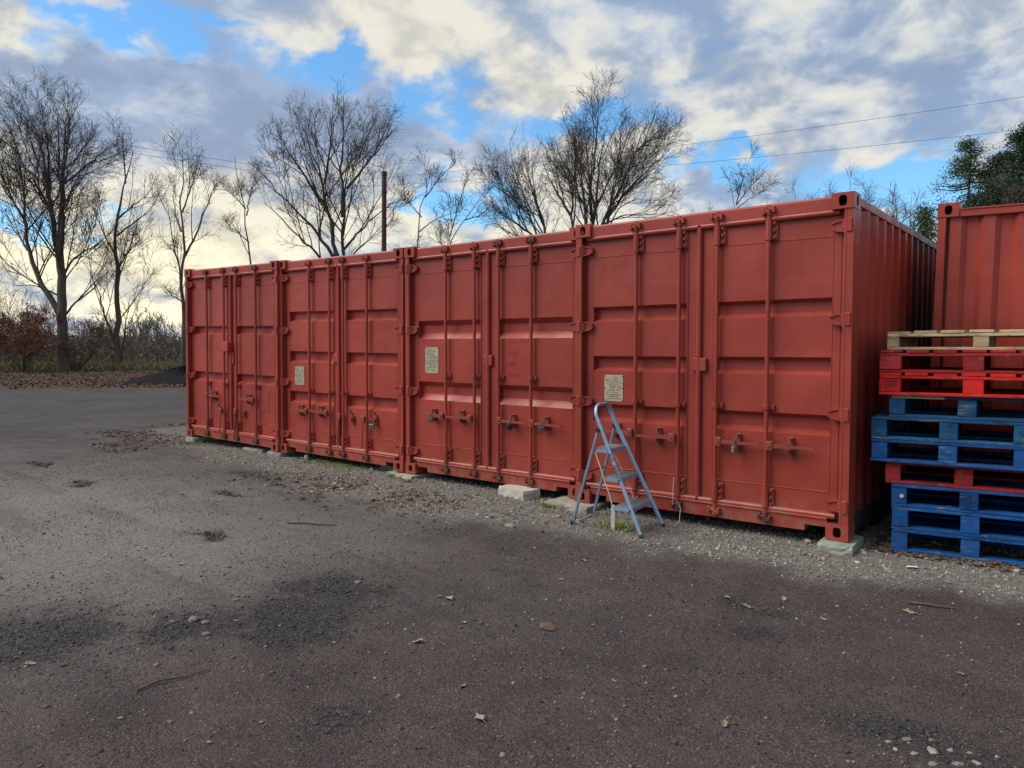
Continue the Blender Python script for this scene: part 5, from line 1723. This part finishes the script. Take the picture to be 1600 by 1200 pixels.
leaf_mass('far_scrub', 'dull brown scrub closing the view under the far wood', 74, 96, (-220, 640), 30000, (1.4, 3.4), M['farwood'], 82, (.10, .22), 'scrub', .12)
# rusty-leaved shrub left of the big trunk
def leafy_shrub(label, ahead, px_, half, hgt, n, mm, seed):
    tr = np.random.default_rng(seed)
    x, y = spot(ahead, px_right(px_, ahead))
    root = empty('shrub', (x, y, gz1(x, y)), (0, 0, YAW))
    tag(root, label, 'shrub')
    ns = 16
    P = np.zeros((ns, 6, 3))
    a = tr.uniform(0, 2 * np.pi, ns)
    rad = half * tr.uniform(.3, 1.0, ns)
    hh = hgt * tr.uniform(.55, 1.0, ns)
    for k in range(6):
        u = k / 5
        P[:, k] = np.stack([np.cos(a) * rad * u ** .8, np.sin(a) * rad * u ** .8 * .7, hh * u ** .9], -1) + tr.normal(0, .05, (ns, 3)) * (k > 0)
    Rr = np.linspace(.035, .008, 6)[None].repeat(ns, 0)
    B_ = sprout(P, Rr, hh, 3.2, .40, (.5, 1.2), .0, .12, 4, .007, tr, .2, .6, 4)
    C_ = sprout(B_[0], B_[1], B_[2], 3.6, .5, (.4, 1.1), -.03, .15, 3, .006, tr, .2, .6, 2)
    Vs, Fs, off = [], [], 0
    for p_, r_, sd in ((P, Rr, 4), (B_[0], B_[1], 3), (C_[0], C_[1], 3)):
        V, Fq = tubes(p_, r_, sd)
        Vs.append(V); Fs.append(Fq + off); off += len(V)
    o = inst('stems', np_mesh('stems', np.concatenate(Vs), np.concatenate(Fs), M['thicket']), root)
    o['kind'] = 'stuff'
    pts_ = C_[0].reshape(-1, 3)
    C = pts_[tr.integers(0, len(pts_), n)] + tr.normal(0, .09, (n, 3))
    V, Fq = leaf_quads(C, tr, (.035, .075))
    o = inst('leaves', np_mesh('leaves', V, Fq, mm), root)
    o['kind'] = 'stuff'
leafy_shrub('rusty brown leafy shrub left of the big grey trunk', 43.0, 36, 3.4, 3.7, 6500, M['beech'], 91)
leafy_shrub('small rusty shrub between the big trunk and the slender tree', 45.5, 122, 2.0, 3.2, 1500, M['beech'], 92)
leafy_shrub('sparse rusty shrub at the far left picture edge', 44.0, -30, 2.2, 3.6, 3000, M['beech'], 93)
# grass verge and leaf bank
n = 15000
ah = rng.uniform(45.2, 51, n)
px_ = rng.uniform(-150, 420, n)
X, Y = spot(ah, (px_ - 800) / 1163.1 * ah)
hh = rng.uniform(.2, .6, n) * (.4 + 1.0 * fbm(X * .6, Y * .6, 99))
blades('verge_grass', X, Y, hh, np.full(n, .016), M['grass'], 'pale green grass verge between the tree trunks', 'grass', .25)
n = 38000
ah = 26.4 + 19 * rng.random(n) ** 1.1
px_ = rng.uniform(-150, 420, n)
X, Y = spot(ah, (px_ - 800) / 1163.1 * ah)
kk = rng.random(n) < leaf_bank(X, Y) + .04
litter('leaf_litter', X[kk], Y[kk], rng.uniform(.028, .060, kk.sum()), M['litter'], 'bank of rusty fallen leaves under the trees on the left', 'leaves', .5)
# low fence posts in the verge
for i, (px_, ah, h_, lab) in enumerate(((118, 46.6, 1.0, 'short weathered fence post right of the big trunk'), (178, 47.2, 1.05, 'short weathered fence post touching the slender tree'), (246, 48.0, 1.1, 'short weathered fence post in the grass near the thin tree'), (20, 46.5, 1.0, 'short weathered fence post by the rusty shrub'))):
    x, y = spot(ah, px_right(px_, ah))
    o = MB().prism([(-.06, 0), (.05, 0), (.055, h_ * .96), (.0, h_), (-.058, h_ * .97)], -.055, .055).build('fence_post', M['stick'], None, False, (x, y, gz1(x, y) - .03), (R(2 - i), R(-3 + 2 * i), YAW))
    tag(o, lab, 'fence post', 'fence posts in the verge')
# heap of dark planings left of the containers
hx, hy = spot(28.4, px_right(292, 28.4))
tr = np.random.default_rng(5)
na, nr_ = 48, 14
V = []
for j in range(nr_ + 1):
    for i in range(na):
        a = 2 * math.pi * i / na
        r_ = j / nr_
        hgt_ = .52 * (1 - r_ ** 1.1) * (1 + .25 * math.sin(2 * a + 1)) + tr.normal(0, .022) * (1 - r_)
        ru = 2.7 if math.cos(a) < 0 else 2.2
        V.append((math.cos(a) * r_ * ru + tr.normal(0, .02), math.sin(a) * r_ * 1.3 + tr.normal(0, .02), hgt_ - .05 * r_))
Fh = []
for j in range(nr_):
    for i in range(na):
        i2 = (i + 1) % na
        Fh.append((j * na + i, (j + 1) * na + i, (j + 1) * na + i2, j * na + i2))
M['heap'] = simple('dark_planings_heap', (.010, .010, .012), (.022, .021, .022), 9, (.9, .98), 0, (26, .9, .05), .08)
hp = inst('planings_heap', np_mesh('planings_heap', np.array(V), np.array(Fh), M['heap']), None, (hx, hy, gz1(hx, hy)), (0, 0, YAW))
tag(hp, 'low heap of black road planings beside the far left container', 'heap')

# ------------------------------------------------------------------ rusty pole and overhead cables
px0, py0 = spot(18.2, px_right(598.5, 18.2))
pl = empty('steel_pole', (px0, py0, gz1(px0, py0)))
tag(pl, 'dark rusty steel pole rising behind the second container', 'pole')
MB().tube([(0, 0, -.1), (.03, .025, 3.0), (.06, .05, 5.68)], [.066, .062, .058], 12).build('shaft', M['pole'], pl, True)
MB().tube([(.06, .05, 5.62), (.0605, .0505, 5.71)], .066, 12).build('cap', M['pole'], pl)
for z_ in (3.6, 4.4, 5.2):
    MB().tube([(.03 + z_ * .005, .02 + z_ * .005, z_), (.0305 + z_ * .005, .02 + z_ * .005, z_ + .05)], .068, 12).build('band', M['pole'], pl)
def cable(label, ends, hgt, r=.007):
    pts = []
    for px_, dy_ in ends:
        ah = hgt * 1163.1 / dy_
        x, y = spot(ah, px_right(px_, ah))
        pts.append((x, y, CAM[2] + hgt))
    out = []
    for a, b_ in zip(pts[:-1], pts[1:]):
        for k in range(10):
            u = k / 10
            out.append((a[0] + (b_[0] - a[0]) * u, a[1] + (b_[1] - a[1]) * u, a[2] + (b_[2] - a[2]) * u - .35 * 4 * u * (1 - u) * (len(out) < 10)))
    out.append(pts[-1])
    o = MB().tube(out, r, 5).build('overhead_cable', M['wire'], None, True)
    tag(o, label, 'cable', 'overhead cables crossing the sky')
cable('upper of the two thin overhead cables crossing the sky', [(1900, 433), (560, 260), (150, 322)], 9.0)
cable('lower of the two thin overhead cables crossing the sky', [(1900, 372), (560, 250), (150, 312)], 8.3)
